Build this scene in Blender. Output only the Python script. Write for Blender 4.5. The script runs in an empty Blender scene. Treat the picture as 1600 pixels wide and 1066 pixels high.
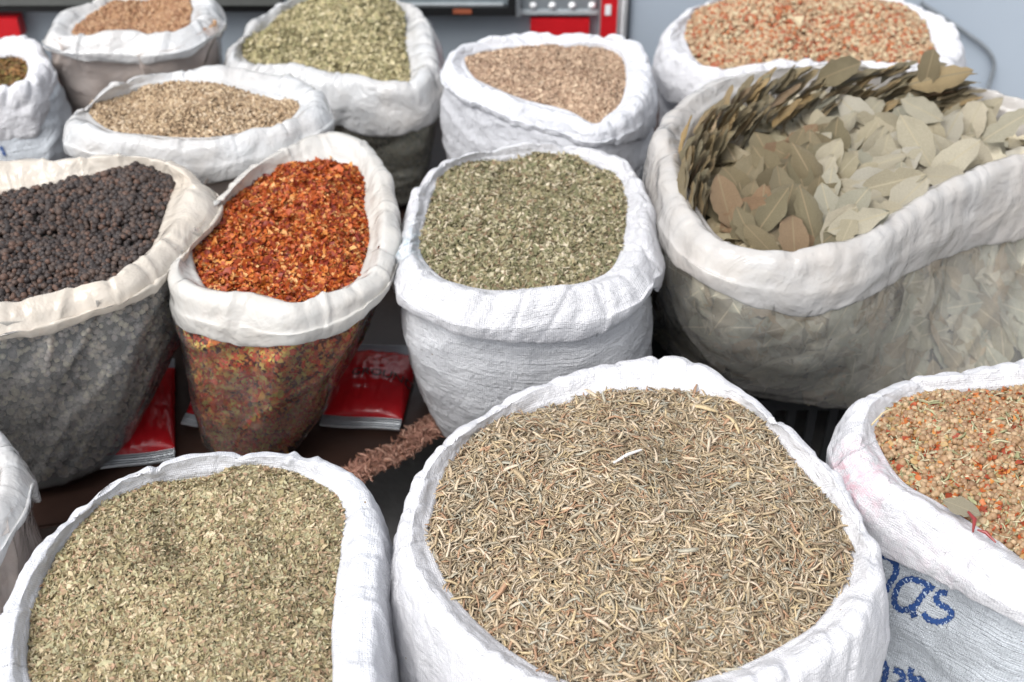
import bpy, bmesh, math, random
import numpy as np
from mathutils import Vector
from mathutils.bvhtree import BVHTree
random.seed(7); RNG = np.random.default_rng(11)
D = bpy.data; SC = bpy.context.scene; COL = SC.collection
R = math.radians

# ------------------------------------------------------------------ camera
CAMZ, PITCH, LENS = 1.65, 39.0, 45.0
FP = LENS/36*1600
FW = np.array([0, math.cos(R(PITCH)), -math.sin(R(PITCH))])
UPV = np.array([0, math.sin(R(PITCH)), math.cos(R(PITCH))])
RT = np.array([1., 0, 0])
CAM = np.array([0, 0, CAMZ])
def ray(px, py):
    d = FW + (px-800)/FP*RT - (py-533)/FP*UPV
    return d/np.linalg.norm(d)
def at(px, py, z):                       # plan position of something seen there at height z
    d = ray(px, py); return CAM + d*((z-CAMZ)/d[2])
def at_y(px, py, y):
    d = ray(px, py); return CAM + d*(y/d[1])
def proj(P):
    q = np.asarray(P)-CAM; w = q@FW
    return 800+FP*(q@RT)/w, 533-FP*(q@UPV)/w

cam = D.cameras.new('camera'); cam.lens = LENS; cam.sensor_width = 36
cam.clip_start = .05; cam.clip_end = 200
cam.dof.use_dof = True; cam.dof.focus_distance = 1.52; cam.dof.aperture_fstop = 4.5
co = D.objects.new('camera', cam); COL.objects.link(co)
co.location = (0, 0, CAMZ); co.rotation_euler = (R(90-PITCH), 0, 0)
SC.camera = co

# ------------------------------------------------------------------ noise (vectorised gradient noise)
_perm = np.random.default_rng(3).permutation(256); _perm = np.concatenate([_perm, _perm, _perm])
_g = np.random.default_rng(4).normal(size=(256, 3)); _g /= np.linalg.norm(_g, axis=1)[:, None]
def pn(x, y, z):
    x, y, z = np.broadcast_arrays(np.asarray(x, float), np.asarray(y, float), np.asarray(z, float))
    xi, yi, zi = np.floor(x).astype(int), np.floor(y).astype(int), np.floor(z).astype(int)
    xf, yf, zf = x-xi, y-yi, z-zi
    u, v, w = [t*t*t*(t*(t*6-15)+10) for t in (xf, yf, zf)]
    def gr(i, j, k):
        h = _perm[_perm[_perm[(xi+i) & 255]+((yi+j) & 255)]+((zi+k) & 255)]
        g = _g[h]
        return g[..., 0]*(xf-i)+g[..., 1]*(yf-j)+g[..., 2]*(zf-k)
    def L(a, b, t): return a+(b-a)*t
    return 1.5*L(L(L(gr(0,0,0), gr(1,0,0), u), L(gr(0,1,0), gr(1,1,0), u), v),
                 L(L(gr(0,0,1), gr(1,0,1), u), L(gr(0,1,1), gr(1,1,1), u), v), w)
def fbm(x, y, z, o=3):
    s = 0; a = 1
    for i in range(o): s = s+a*pn(x*2**i+i*7.3, y*2**i, z*2**i+i*3.1); a *= .5
    return s
def ridge(x, y, z):
    return 1-2*np.abs(pn(x, y, z))

# ------------------------------------------------------------------ objects
def tag(o, label=None, cat=None, group=None, kind=None):
    if label: o['label'] = label
    if cat: o['category'] = cat
    if group: o['group'] = group
    if kind: o['kind'] = kind
    return o
def empty(name, loc):
    o = D.objects.new(name, None); COL.objects.link(o); o.location = loc
    o.empty_display_size = .05; return o

class MB:
    """collects geometry and links it as ONE mesh object"""
    def __init__(s): s.v = []; s.lv = []; s.lt = []; s.mi = []; s.rn = []; s.sm = []; s.uv = []; s.n = 0
    def add(s, verts, faces, mat=0, rnd=0.0, smooth=True, uv=None):
        """faces: (m,k) int array"""
        verts = np.asarray(verts, float); faces = np.asarray(faces, int)
        s.v.append(verts); s.lv.append((faces+s.n).ravel()); m, k = faces.shape
        s.lt.append(np.full(m, k)); s.mi.append(np.full(m, mat)); s.sm.append(np.full(m, smooth))
        s.rn.append(np.broadcast_to(np.asarray(rnd, float), (m,)).copy())
        s.uv.append(uv[faces.ravel()] if uv is not None else np.zeros((m*k, 2)))
        s.n += len(verts); return s
    def box(s, lo, hi, mat=0, rnd=0):
        x0, y0, z0 = lo; x1, y1, z1 = hi
        v = [(x, y, z) for z in (z0, z1) for y in (y0, y1) for x in (x0, x1)]
        return s.add(v, [(0,2,3,1),(4,5,7,6),(0,1,5,4),(2,6,7,3),(0,4,6,2),(1,3,7,5)], mat, rnd, False)
    def grid(s, P, mat=0, rnd=0., closed_u=False, flip=False, smooth=True, uv=None):
        nv, nu = P.shape[:2]
        i, j = np.meshgrid(np.arange(nv-1), np.arange(nu if closed_u else nu-1), indexing='ij')
        j2 = (j+1) % nu
        f = np.stack([i*nu+j, i*nu+j2, (i+1)*nu+j2, (i+1)*nu+j], -1).reshape(-1, 4)
        if flip: f = f[:, ::-1]
        return s.add(P.reshape(-1, 3), f, mat, rnd, smooth, uv.reshape(-1, 2) if uv is not None else None)
    def tube(s, pts, r, k=8, mat=0, rnd=0):
        pts = np.asarray(pts, float); n = len(pts); r = np.broadcast_to(r, (n,))
        T = np.gradient(pts, axis=0); T /= np.linalg.norm(T, axis=1)[:, None]+1e-9
        ref = np.array([0.13, .2, 1.]); A = np.cross(T, ref); A /= np.linalg.norm(A, axis=1)[:, None]+1e-9
        B = np.cross(T, A); a = np.linspace(0, 2*math.pi, k, endpoint=False)
        P = pts[:, None]+r[:, None, None]*(A[:, None]*np.cos(a)[None, :, None]+B[:, None]*np.sin(a)[None, :, None])
        return s.grid(P, mat, rnd, True)
    def build(s, name, mats, parent=None, origin=None):
        V = np.concatenate(s.v); o0 = np.zeros(3)
        if origin is not None: o0 = np.asarray(origin, float)
        V = V-(np.array(parent.location) if parent is not None else o0)
        me = D.meshes.new(name); lv = np.concatenate(s.lv); lt = np.concatenate(s.lt)
        me.vertices.add(len(V)); me.vertices.foreach_set('co', V.ravel().astype('f'))
        me.loops.add(len(lv)); me.loops.foreach_set('vertex_index', lv.astype('i'))
        me.polygons.add(len(lt)); st = np.concatenate([[0], np.cumsum(lt)[:-1]])
        me.polygons.foreach_set('loop_start', st.astype('i')); me.polygons.foreach_set('loop_total', lt.astype('i'))
        me.polygons.foreach_set('material_index', np.concatenate(s.mi).astype('i'))
        me.polygons.foreach_set('use_smooth', np.concatenate(s.sm).astype(bool))
        u = me.uv_layers.new(name='UVMap'); u.data.foreach_set('uv', np.concatenate(s.uv).ravel().astype('f'))
        a = me.attributes.new('rnd', 'FLOAT', 'FACE'); a.data.foreach_set('value', np.concatenate(s.rn).astype('f'))
        me.update(calc_edges=True)
        for m in (mats if isinstance(mats, (list, tuple)) else [mats]): me.materials.append(m)
        o = D.objects.new(name, me); COL.objects.link(o)
        if parent is not None: o.parent = parent
        else: o.location = o0
        return o

# ------------------------------------------------------------------ materials
def mat(name):
    m = D.materials.new(name); m.use_nodes = True; nt = m.node_tree; nt.nodes.clear()
    out = nt.nodes.new('ShaderNodeOutputMaterial'); return m, nt, out
def N(nt, t, **kw):
    n = nt.nodes.new(t)
    for k, v in kw.items():
        if k.startswith('i_'): n.inputs[k[2:].replace('_', ' ')].default_value = v
        else: setattr(n, k, v)
    return n
def ramp(nt, stops, fac, mode='LINEAR'):
    r = nt.nodes.new('ShaderNodeValToRGB'); r.color_ramp.interpolation = mode
    e = r.color_ramp.elements
    while len(e) > 1: e.remove(e[0])
    for i, (p, c) in enumerate(stops):
        q = e[0] if i == 0 else e.new(p)
        q.position = p; q.color = (*c, 1)
    nt.links.new(fac, r.inputs['Fac']); return r
def noise(nt, vec, scale, detail=4, rough=.55, dist=0):
    n = N(nt, 'ShaderNodeTexNoise'); n.inputs['Scale'].default_value = scale
    n.inputs['Detail'].default_value = detail; n.inputs['Roughness'].default_value = rough
    n.inputs['Distortion'].default_value = dist
    nt.links.new(vec, n.inputs['Vector']); return n
def bump(nt, h, dist, strength=1., prev=None):
    b = N(nt, 'ShaderNodeBump'); b.inputs['Distance'].default_value = dist; b.inputs['Strength'].default_value = strength
    nt.links.new(h, b.inputs['Height'])
    if prev: nt.links.new(prev.outputs['Normal'], b.inputs['Normal'])
    return b
def simple(name, c, rough=.5, metal=0, spec=.5, coat=0, var=.12, nscale=40, bumpd=0, bscale=80):
    m, nt, out = mat(name); p = N(nt, 'ShaderNodeBsdfPrincipled'); tc = N(nt, 'ShaderNodeTexCoord')
    n = noise(nt, tc.outputs['Object'], nscale)
    r = ramp(nt, [(.25, tuple(x*(1-var) for x in c)), (.75, tuple(min(1, x*(1+var)) for x in c))], n.outputs['Fac'])
    nt.links.new(r.outputs['Color'], p.inputs['Base Color'])
    p.inputs['Roughness'].default_value = rough; p.inputs['Metallic'].default_value = metal
    p.inputs['Specular IOR Level'].default_value = spec; p.inputs['Coat Weight'].default_value = coat
    if bumpd:
        n2 = noise(nt, tc.outputs['Object'], bscale, 5)
        nt.links.new(bump(nt, n2.outputs['Fac'], bumpd).outputs['Normal'], p.inputs['Normal'])
    nt.links.new(p.outputs[0], out.inputs[0]); return m

def woven(name, c=(.70, .70, .72), stains=(), weave=.5, dirt=.16, streak=.3):
    """woven polypropylene: two sets of flat tapes, crumpled, faintly translucent"""
    m, nt, out = mat(name); L = nt.links.new
    tc = N(nt, 'ShaderNodeTexCoord'); uv = tc.outputs['UV']; ob = tc.outputs['Object']
    geo = N(nt, 'ShaderNodeNewGeometry')
    d0 = noise(nt, ob, 60, 3)
    mp = N(nt, 'ShaderNodeVectorMath', operation='SCALE'); mp.inputs['Scale'].default_value = .0016
    L(d0.outputs['Color'], mp.inputs[0])
    ad = N(nt, 'ShaderNodeVectorMath', operation='ADD'); L(uv, ad.inputs[0]); L(mp.outputs[0], ad.inputs[1])
    wx = N(nt, 'ShaderNodeTexWave', bands_direction='X'); wx.inputs['Scale'].default_value = 1/(.0028*math.pi*2/ (2*math.pi)) / 20*6.3/1.0
    wy = N(nt, 'ShaderNodeTexWave', bands_direction='Y'); wy.inputs['Scale'].default_value = wx.inputs['Scale'].default_value*.9
    L(ad.outputs[0], wx.inputs['Vector']); L(ad.outputs[0], wy.inputs['Vector'])
    mm = N(nt, 'ShaderNodeMath', operation='MINIMUM'); L(wx.outputs['Fac'], mm.inputs[0]); L(wy.outputs['Fac'], mm.inputs[1])
    # streaks: thicker tapes here and there
    sm = N(nt, 'ShaderNodeMapping'); sm.inputs['Scale'].default_value = (6, 260, 1); L(uv, sm.inputs['Vector'])
    st = noise(nt, sm.outputs[0], 1, 3)
    b0 = bump(nt, mm.outputs[0], .0006*weave)
    b1 = bump(nt, st.outputs['Fac'], .0022*streak, 1, b0)
    cr = noise(nt, ob, 38, 6, .6, .4); b2 = bump(nt, cr.outputs['Fac'], .0075, 1, b1)
    cr2 = noise(nt, ob, 150, 3, .6); b3 = bump(nt, cr2.outputs['Fac'], .0012, 1, b2)
    nd = noise(nt, ob, 9, 5, .65)
    rc = ramp(nt, [(.30, tuple(x*(1-dirt*.5) for x in c)), (.55, c)], nd.outputs['Fac'])
    gp = N(nt, 'ShaderNodeMix', data_type='RGBA', blend_type='MULTIPLY'); gp.inputs['Factor'].default_value = 1
    rw = ramp(nt, [(.0, (.80, .80, .82)), (.25, (1, 1, 1))], mm.outputs[0])
    L(rc.outputs['Color'], gp.inputs['A']); L(rw.outputs['Color'], gp.inputs['B'])
    col = gp.outputs['Result']
    # sparse specks of spice dust caught on the cloth
    vo = N(nt, 'ShaderNodeTexVoronoi'); vo.inputs['Scale'].default_value = 42; L(ob, vo.inputs['Vector'])
    vr = ramp(nt, [(.0, (1, 1, 1)), (.045, (1, 1, 1)), (.06, (0, 0, 0))], vo.outputs['Distance'])
    sel = N(nt, 'ShaderNodeSeparateColor'); L(vo.outputs['Color'], sel.inputs[0])
    gt = N(nt, 'ShaderNodeMath', operation='GREATER_THAN'); gt.inputs[1].default_value = .86; L(sel.outputs[0], gt.inputs[0])
    mu = N(nt, 'ShaderNodeMath', operation='MULTIPLY'); L(vr.outputs['Color'], mu.inputs[0]); L(gt.outputs[0], mu.inputs[1])
    mx = N(nt, 'ShaderNodeMix', data_type='RGBA'); L(mu.outputs[0], mx.inputs['Factor']); L(col, mx.inputs['A'])
    mx.inputs['B'].default_value = (.28, .2, .12, 1); col = mx.outputs['Result']
    for (p, rad, sc_, amt) in stains:
        ds = N(nt, 'ShaderNodeVectorMath', operation='DISTANCE'); L(geo.outputs['Position'], ds.inputs[0]); ds.inputs[1].default_value = p
        mr = N(nt, 'ShaderNodeMapRange'); mr.inputs['From Min'].default_value = rad; mr.inputs['From Max'].default_value = rad*.2
        L(ds.outputs['Value'], mr.inputs['Value'])
        nn = noise(nt, ob, 90, 5, .7); nr = ramp(nt, [(.42, (0, 0, 0)), (.62, (1, 1, 1))], nn.outputs['Fac'])
        m2 = N(nt, 'ShaderNodeMath', operation='MULTIPLY'); L(mr.outputs[0], m2.inputs[0]); L(nr.outputs['Color'], m2.inputs[1])
        m3 = N(nt, 'ShaderNodeMath', operation='MULTIPLY'); L(m2.outputs[0], m3.inputs[0]); m3.inputs[1].default_value = amt
        mx = N(nt, 'ShaderNodeMix', data_type='RGBA'); L(m3.outputs[0], mx.inputs['Factor']); L(col, mx.inputs['A'])
        mx.inputs['B'].default_value = (*sc_, 1); col = mx.outputs['Result']
    p = N(nt, 'ShaderNodeBsdfPrincipled'); p.inputs['Roughness'].default_value = .55
    p.inputs['Specular IOR Level'].default_value = .35
    L(col, p.inputs['Base Color']); L(b3.outputs['Normal'], p.inputs['Normal'])
    tr = N(nt, 'ShaderNodeBsdfTranslucent'); L(col, tr.inputs['Color']); L(b3.outputs['Normal'], tr.inputs['Normal'])
    ms = N(nt, 'ShaderNodeMixShader'); ms.inputs[0].default_value = .14
    L(p.outputs[0], ms.inputs[1]); L(tr.outputs[0], ms.inputs[2]); L(ms.outputs[0], out.inputs[0])
    return m

def plastic(name, c=(.8, .79, .76), clear=.15, stain=None, gloss=.22, bscale=16, bd=.012, dirt=.1, veil=None):
    """milky polythene film: a share of it is see-through, the rest scatters; sharp crinkles catch the sky"""
    m, nt, out = mat(name); L = nt.links.new
    tc = N(nt, 'ShaderNodeTexCoord'); ob = tc.outputs['Object']
    w = noise(nt, ob, bscale*.6, 3)
    sc_ = N(nt, 'ShaderNodeVectorMath', operation='SCALE'); sc_.inputs['Scale'].default_value = .07; L(w.outputs['Color'], sc_.inputs[0])
    ad = N(nt, 'ShaderNodeVectorMath', operation='ADD'); L(ob, ad.inputs[0]); L(sc_.outputs[0], ad.inputs[1])
    vo = N(nt, 'ShaderNodeTexVoronoi', feature='F1'); vo.inputs['Scale'].default_value = bscale; L(ad.outputs[0], vo.inputs['Vector'])
    n1 = noise(nt, ob, bscale*1.1, 4, .5, .8)
    n2 = noise(nt, ob, bscale*5, 3, .5, .3)
    b1 = bump(nt, vo.outputs['Distance'], bd, .35); b2 = bump(nt, n1.outputs['Fac'], bd*.8, 1, b1); b3 = bump(nt, n2.outputs['Fac'], bd*.14, 1, b2)
    nd = noise(nt, ob, 7, 5, .65)
    rc = ramp(nt, [(.3, tuple(x*(1-dirt*(.5+i*.5)) for i, x in enumerate(c))), (.6, c)], nd.outputs['Fac']); col = rc.outputs['Color']
    if stain:
        for (pp, rad, scol, amt) in stain:
            geo = N(nt, 'ShaderNodeNewGeometry')
            ds = N(nt, 'ShaderNodeVectorMath', operation='DISTANCE'); L(geo.outputs['Position'], ds.inputs[0]); ds.inputs[1].default_value = pp
            mr = N(nt, 'ShaderNodeMapRange'); mr.inputs['From Min'].default_value = rad; mr.inputs['From Max'].default_value = rad*.2
            L(ds.outputs['Value'], mr.inputs['Value'])
            nn = noise(nt, ob, 55, 6, .75); nr = ramp(nt, [(.52, (0, 0, 0)), (.64, (1, 1, 1))], nn.outputs['Fac'])
            m2 = N(nt, 'ShaderNodeMath', operation='MULTIPLY'); L(mr.outputs[0], m2.inputs[0]); L(nr.outputs['Color'], m2.inputs[1])
            m3 = N(nt, 'ShaderNodeMath', operation='MULTIPLY'); L(m2.outputs[0], m3.inputs[0]); m3.inputs[1].default_value = amt
            mx = N(nt, 'ShaderNodeMix', data_type='RGBA'); L(m3.outputs[0], mx.inputs['Factor']); L(col, mx.inputs['A'])
            mx.inputs['B'].default_value = (*scol, 1); col = mx.outputs['Result']
    df = N(nt, 'ShaderNodeBsdfDiffuse'); L(col, df.inputs['Color']); L(b3.outputs['Normal'], df.inputs['Normal'])
    tl = N(nt, 'ShaderNodeBsdfTranslucent'); L(col, tl.inputs['Color']); L(b3.outputs['Normal'], tl.inputs['Normal'])
    tp = N(nt, 'ShaderNodeBsdfTransparent'); tp.inputs['Color'].default_value = (1, 1, 1, 1)
    gl = N(nt, 'ShaderNodeBsdfGlossy'); gl.inputs['Roughness'].default_value = gloss; L(b3.outputs['Normal'], gl.inputs['Normal'])
    a = N(nt, 'ShaderNodeMixShader'); a.inputs[0].default_value = .3; L(df.outputs[0], a.inputs[1]); L(tl.outputs[0], a.inputs[2])
    b = N(nt, 'ShaderNodeMixShader'); L(a.outputs[0], b.inputs[1]); L(tp.outputs[0], b.inputs[2])
    cn = noise(nt, ob, 13, 4, .6)                       # film clings in places and stands off in others
    cr = N(nt, 'ShaderNodeMapRange'); cr.inputs['From Min'].default_value = .3; cr.inputs['From Max'].default_value = .7
    cr.inputs['To Min'].default_value = clear*.93; cr.inputs['To Max'].default_value = min(.97, clear*1.07); L(cn.outputs['Fac'], cr.inputs['Value'])
    L(cr.outputs[0], b.inputs[0])
    fr = N(nt, 'ShaderNodeFresnel'); fr.inputs['IOR'].default_value = 1.5; L(b3.outputs['Normal'], fr.inputs['Normal'])
    c_ = N(nt, 'ShaderNodeMixShader'); L(fr.outputs[0], c_.inputs[0]); L(b.outputs[0], c_.inputs[1]); L(gl.outputs[0], c_.inputs[2])
    L(c_.outputs[0], out.inputs[0]); return m

def pieces(name, cols, rough=.7, spec=.3, trans=0., fine=300, var=.25):
    """colour of each piece picked by its own number; fine mottling on top"""
    m, nt, out = mat(name); L = nt.links.new
    at_ = N(nt, 'ShaderNodeAttribute', attribute_name='rnd'); tc = N(nt, 'ShaderNodeTexCoord')
    n = len(cols); r = ramp(nt, [(i/n, c) for i, c in enumerate(cols)], at_.outputs['Fac'], 'CONSTANT')
    no = noise(nt, tc.outputs['Object'], fine, 3, .6)
    rr = ramp(nt, [(.3, (1-var,)*3), (.7, (1+var*.3,)*3)], no.outputs['Fac'])
    mx = N(nt, 'ShaderNodeMix', data_type='RGBA', blend_type='MULTIPLY'); mx.inputs['Factor'].default_value = 1
    L(r.outputs['Color'], mx.inputs['A']); L(rr.outputs['Color'], mx.inputs['B'])
    p = N(nt, 'ShaderNodeBsdfPrincipled'); L(mx.outputs['Result'], p.inputs['Base Color'])
    p.inputs['Roughness'].default_value = rough; p.inputs['Specular IOR Level'].default_value = spec
    if trans:
        t = N(nt, 'ShaderNodeBsdfTranslucent'); L(mx.outputs['Result'], t.inputs['Color'])
        ms = N(nt, 'ShaderNodeMixShader'); ms.inputs[0].default_value = trans
        L(p.outputs[0], ms.inputs[1]); L(t.outputs[0], ms.inputs[2]); L(ms.outputs[0], out.inputs[0])
    else: L(p.outputs[0], out.inputs[0])
    return m
def core_mat(name, a, b, scale=140):
    m, nt, out = mat(name); tc = N(nt, 'ShaderNodeTexCoord'); n = noise(nt, tc.outputs['Object'], scale, 4, .7)
    r = ramp(nt, [(.35, a), (.65, b)], n.outputs['Fac']); p = N(nt, 'ShaderNodeBsdfPrincipled')
    nt.links.new(r.outputs['Color'], p.inputs['Base Color']); p.inputs['Roughness'].default_value = .9
    nt.links.new(bump(nt, n.outputs['Fac'], .004).outputs['Normal'], p.inputs['Normal'])
    nt.links.new(p.outputs[0], out.inputs[0]); return m

# ------------------------------------------------------------------ small piece shapes (unit size, long axis x)
def sh_ball(seed, squash=.92, sub=2, rough=.06):
    bm = bmesh.new(); bmesh.ops.create_icosphere(bm, subdivisions=sub, radius=1)
    v = np.array([x.co[:] for x in bm.verts]); f = np.array([[q.index for q in t.verts] for t in bm.faces]); bm.free()
    v *= 1+rough*pn(v[:, 0]*2.5+seed*5, v[:, 1]*2.5, v[:, 2]*2.5)[:, None]*2
    v[:, 2] *= squash; return v, f
def sh_needle(seed, w=.07, bend=.15, k=3):
    r = np.random.default_rng(seed); t = np.linspace(-1, 1, 6)
    P = np.stack([t, bend*(1-t*t)*r.choice([-1, 1])+r.normal(0, .015, 6), .04*r.normal(size=6)+bend*.5*(1-t*t)*r.normal()], 1)
    rad = w*np.sqrt(np.clip(1-np.abs(t)**3, .06, 1)); T = np.gradient(P, axis=0); T /= np.linalg.norm(T, axis=1)[:, None]
    A = np.cross(T, [0, 0, 1.]); A /= np.linalg.norm(A, axis=1)[:, None]; B = np.cross(T, A)
    a = np.arange(k)*2*math.pi/k+r.uniform(0, 6)
    V = P[:, None]+rad[:, None, None]*(A[:, None]*np.cos(a)[None, :, None]*1.3+B[:, None]*np.sin(a)[None, :, None]*.8)
    f = []
    for i in range(5):
        for j in range(k):
            q = (i*k+j, i*k+(j+1) % k, (i+1)*k+(j+1) % k, (i+1)*k+j); f += [(q[0], q[1], q[2]), (q[0], q[2], q[3])]
    return V.reshape(-1, 3), np.array(f)
def sh_flake(seed, asp=.55, n=6, curl=.3, jag=.25):
    r = np.random.default_rng(seed); a = np.sort(np.arange(n)*2*math.pi/n+r.uniform(-.3, .3, n)); q = 1+r.uniform(-jag, jag, n)
    x = np.cos(a)*q; y = np.sin(a)*q*asp
    v = np.stack([x, y, curl*(x*x-.4)*r.choice([-1, 1])+r.normal(0, .06, n)], 1)
    v = np.concatenate([[[0, 0, .05*r.normal()]], v])
    return v, np.array([(0, i+1, (i+1) % n+1) for i in range(n)])
def sh_seed(seed, asp=.42):
    v, f = sh_ball(seed, 1, 1, .1); v = v*np.array([1, asp, asp*.8]); v[:, 1:] *= (1-.25*v[:, :1]); return v, f
def sh_leaf(seed, asp=.42, curl=.12, nl=12, nw=6, chip=.0):
    """bay leaf: pointed ellipse with a folded midrib, wavy margin and a short stalk"""
    r = np.random.default_rng(seed); t = np.linspace(0, 1, nl); s = np.linspace(-1, 1, nw+1)
    w = asp*np.clip(np.sin(math.pi*np.clip(t, .0, 1)**.9), 0, 1)**.75
    w = w*(1+.05*r.normal(size=nl)); w[0] = .012; w[-1] = .012
    wl = w*(1+.06*r.normal(size=nl)); wr = w*(1+.06*r.normal(size=nl))
    if chip: i = r.integers(4, nl-2); wr[i] *= 1-chip; wl[(i+3) % nl] *= 1-chip*.6
    P = np.zeros((nl, nw+1, 3)); c1, c2 = r.normal(0, curl), r.normal(0, curl*.8); ph = r.uniform(0, 6)
    for j, q in enumerate(s):
        W = np.where(q < 0, wl, wr)
        P[:, j, 0] = (t-.5)*2; P[:, j, 1] = q*W+.04*np.sin(t*4+ph)*c1*4
        P[:, j, 2] = c1*((t-.5)*2)**2+abs(q)*W*.22+c2*q*q*W*1.5+.03*abs(q)*np.sin(t*14+ph+q)*1.2
    i, j = np.meshgrid(np.arange(nl-1), np.arange(nw), indexing='ij'); k = nw+1
    f = np.stack([i*k+j, i*k+j+1, (i+1)*k+j+1, (i+1)*k+j], -1).reshape(-1, 4)
    f = np.concatenate([f[:, [0, 1, 2]], f[:, [0, 2, 3]]])
    V = P.reshape(-1, 3)
    # stalk
    n0 = len(V); st = []
    for x in (-1.22, -1.0):
        for a in range(3): st.append((x, .014*math.cos(a*2.1), P[0, 3, 2]+.014*math.sin(a*2.1)+(.04 if x < -1.1 else 0)))
    V = np.concatenate([V, st]); sf = []
    for a in range(3):
        b = (a+1) % 3; sf += [(n0+a, n0+b, n0+3+b), (n0+a, n0+3+b, n0+3+a)]
    return V, np.concatenate([f, sf])

def scatter(mb, pts, nrm, shapes, size, tilt=.4, mat=0, sizevar=.3, rr=(0, 1), smooth=True, direction=None):
    """shapes laid at pts with normals nrm, each with its own random turn"""
    n = len(pts); sel = RNG.integers(0, len(shapes), n)
    nn = nrm+RNG.normal(0, tilt, (n, 3)); nn /= np.linalg.norm(nn, axis=1)[:, None]
    d = RNG.normal(size=(n, 3)) if direction is None else direction+RNG.normal(0, .25, (n, 3))
    t = d-(d*nn).sum(1)[:, None]*nn; t /= np.linalg.norm(t, axis=1)[:, None]+1e-9; b = np.cross(nn, t)
    s = size*np.exp(RNG.normal(0, sizevar, n)); M = np.stack([t, b, nn], 1)*s[:, None, None]
    rn = RNG.uniform(rr[0], rr[1], n)
    for k, (v, f) in enumerate(shapes):
        q = np.where(sel == k)[0]
        if not len(q): continue
        V = np.einsum('vi,nij->nvj', v, M[q])+pts[q][:, None]
        F = (f[None]+(np.arange(len(q))*len(v))[:, None, None]).reshape(-1, f.shape[1])
        mb.add(V.reshape(-1, 3), F, mat, np.repeat(rn[q], len(f)), smooth, np.tile(v[:, :2], (len(q), 1)) if len(v) > 60 else None)

# ------------------------------------------------------------------ sack
def cr_per(P, t):
    """periodic Catmull-Rom through rows of P at parameters t in [0,n)"""
    n = len(P); i = np.floor(t).astype(int); f = (t-i)[:, None]
    p0, p1, p2, p3 = P[(i-1) % n], P[i % n], P[(i+1) % n], P[(i+2) % n]
    return .5*(2*p1+(p2-p0)*f+(2*p0-5*p1+4*p2-p3)*f**2+(3*p1-p0-3*p2+p3)*f**3)
def cr_open(P, t):
    """open Catmull-Rom along axis 0 of P (k,...) at t in [0,k-1]"""
    k = len(P); i = np.minimum(np.floor(t).astype(int), k-2); f = (t-i).reshape(-1, *([1]*(P.ndim-1)))
    g = lambda j: P[np.clip(j, 0, k-1)]
    p0, p1, p2, p3 = g(i-1), g(i), g(i+1), g(i+2)
    return .5*(2*p1+(p2-p0)*f+(2*p0-5*p1+4*p2-p3)*f**2+(3*p1-p0-3*p2+p3)*f**3)
def gsm(a, k):
    """periodic smoothing"""
    w = np.exp(-.5*(np.arange(-3*k, 3*k+1)/k)**2); w /= w.sum(); o = np.zeros_like(a)
    for j, q in zip(range(-3*k, 3*k+1), w): o = o+q*np.roll(a, j, 0)
    return o
def normals_grid(P):
    du = np.roll(P, -1, 1)-np.roll(P, 1, 1); dv = np.gradient(P, axis=0)
    n = np.cross(du, dv); l = np.linalg.norm(n, axis=2); n /= np.maximum(l, 1e-9)[..., None]; return n

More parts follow.
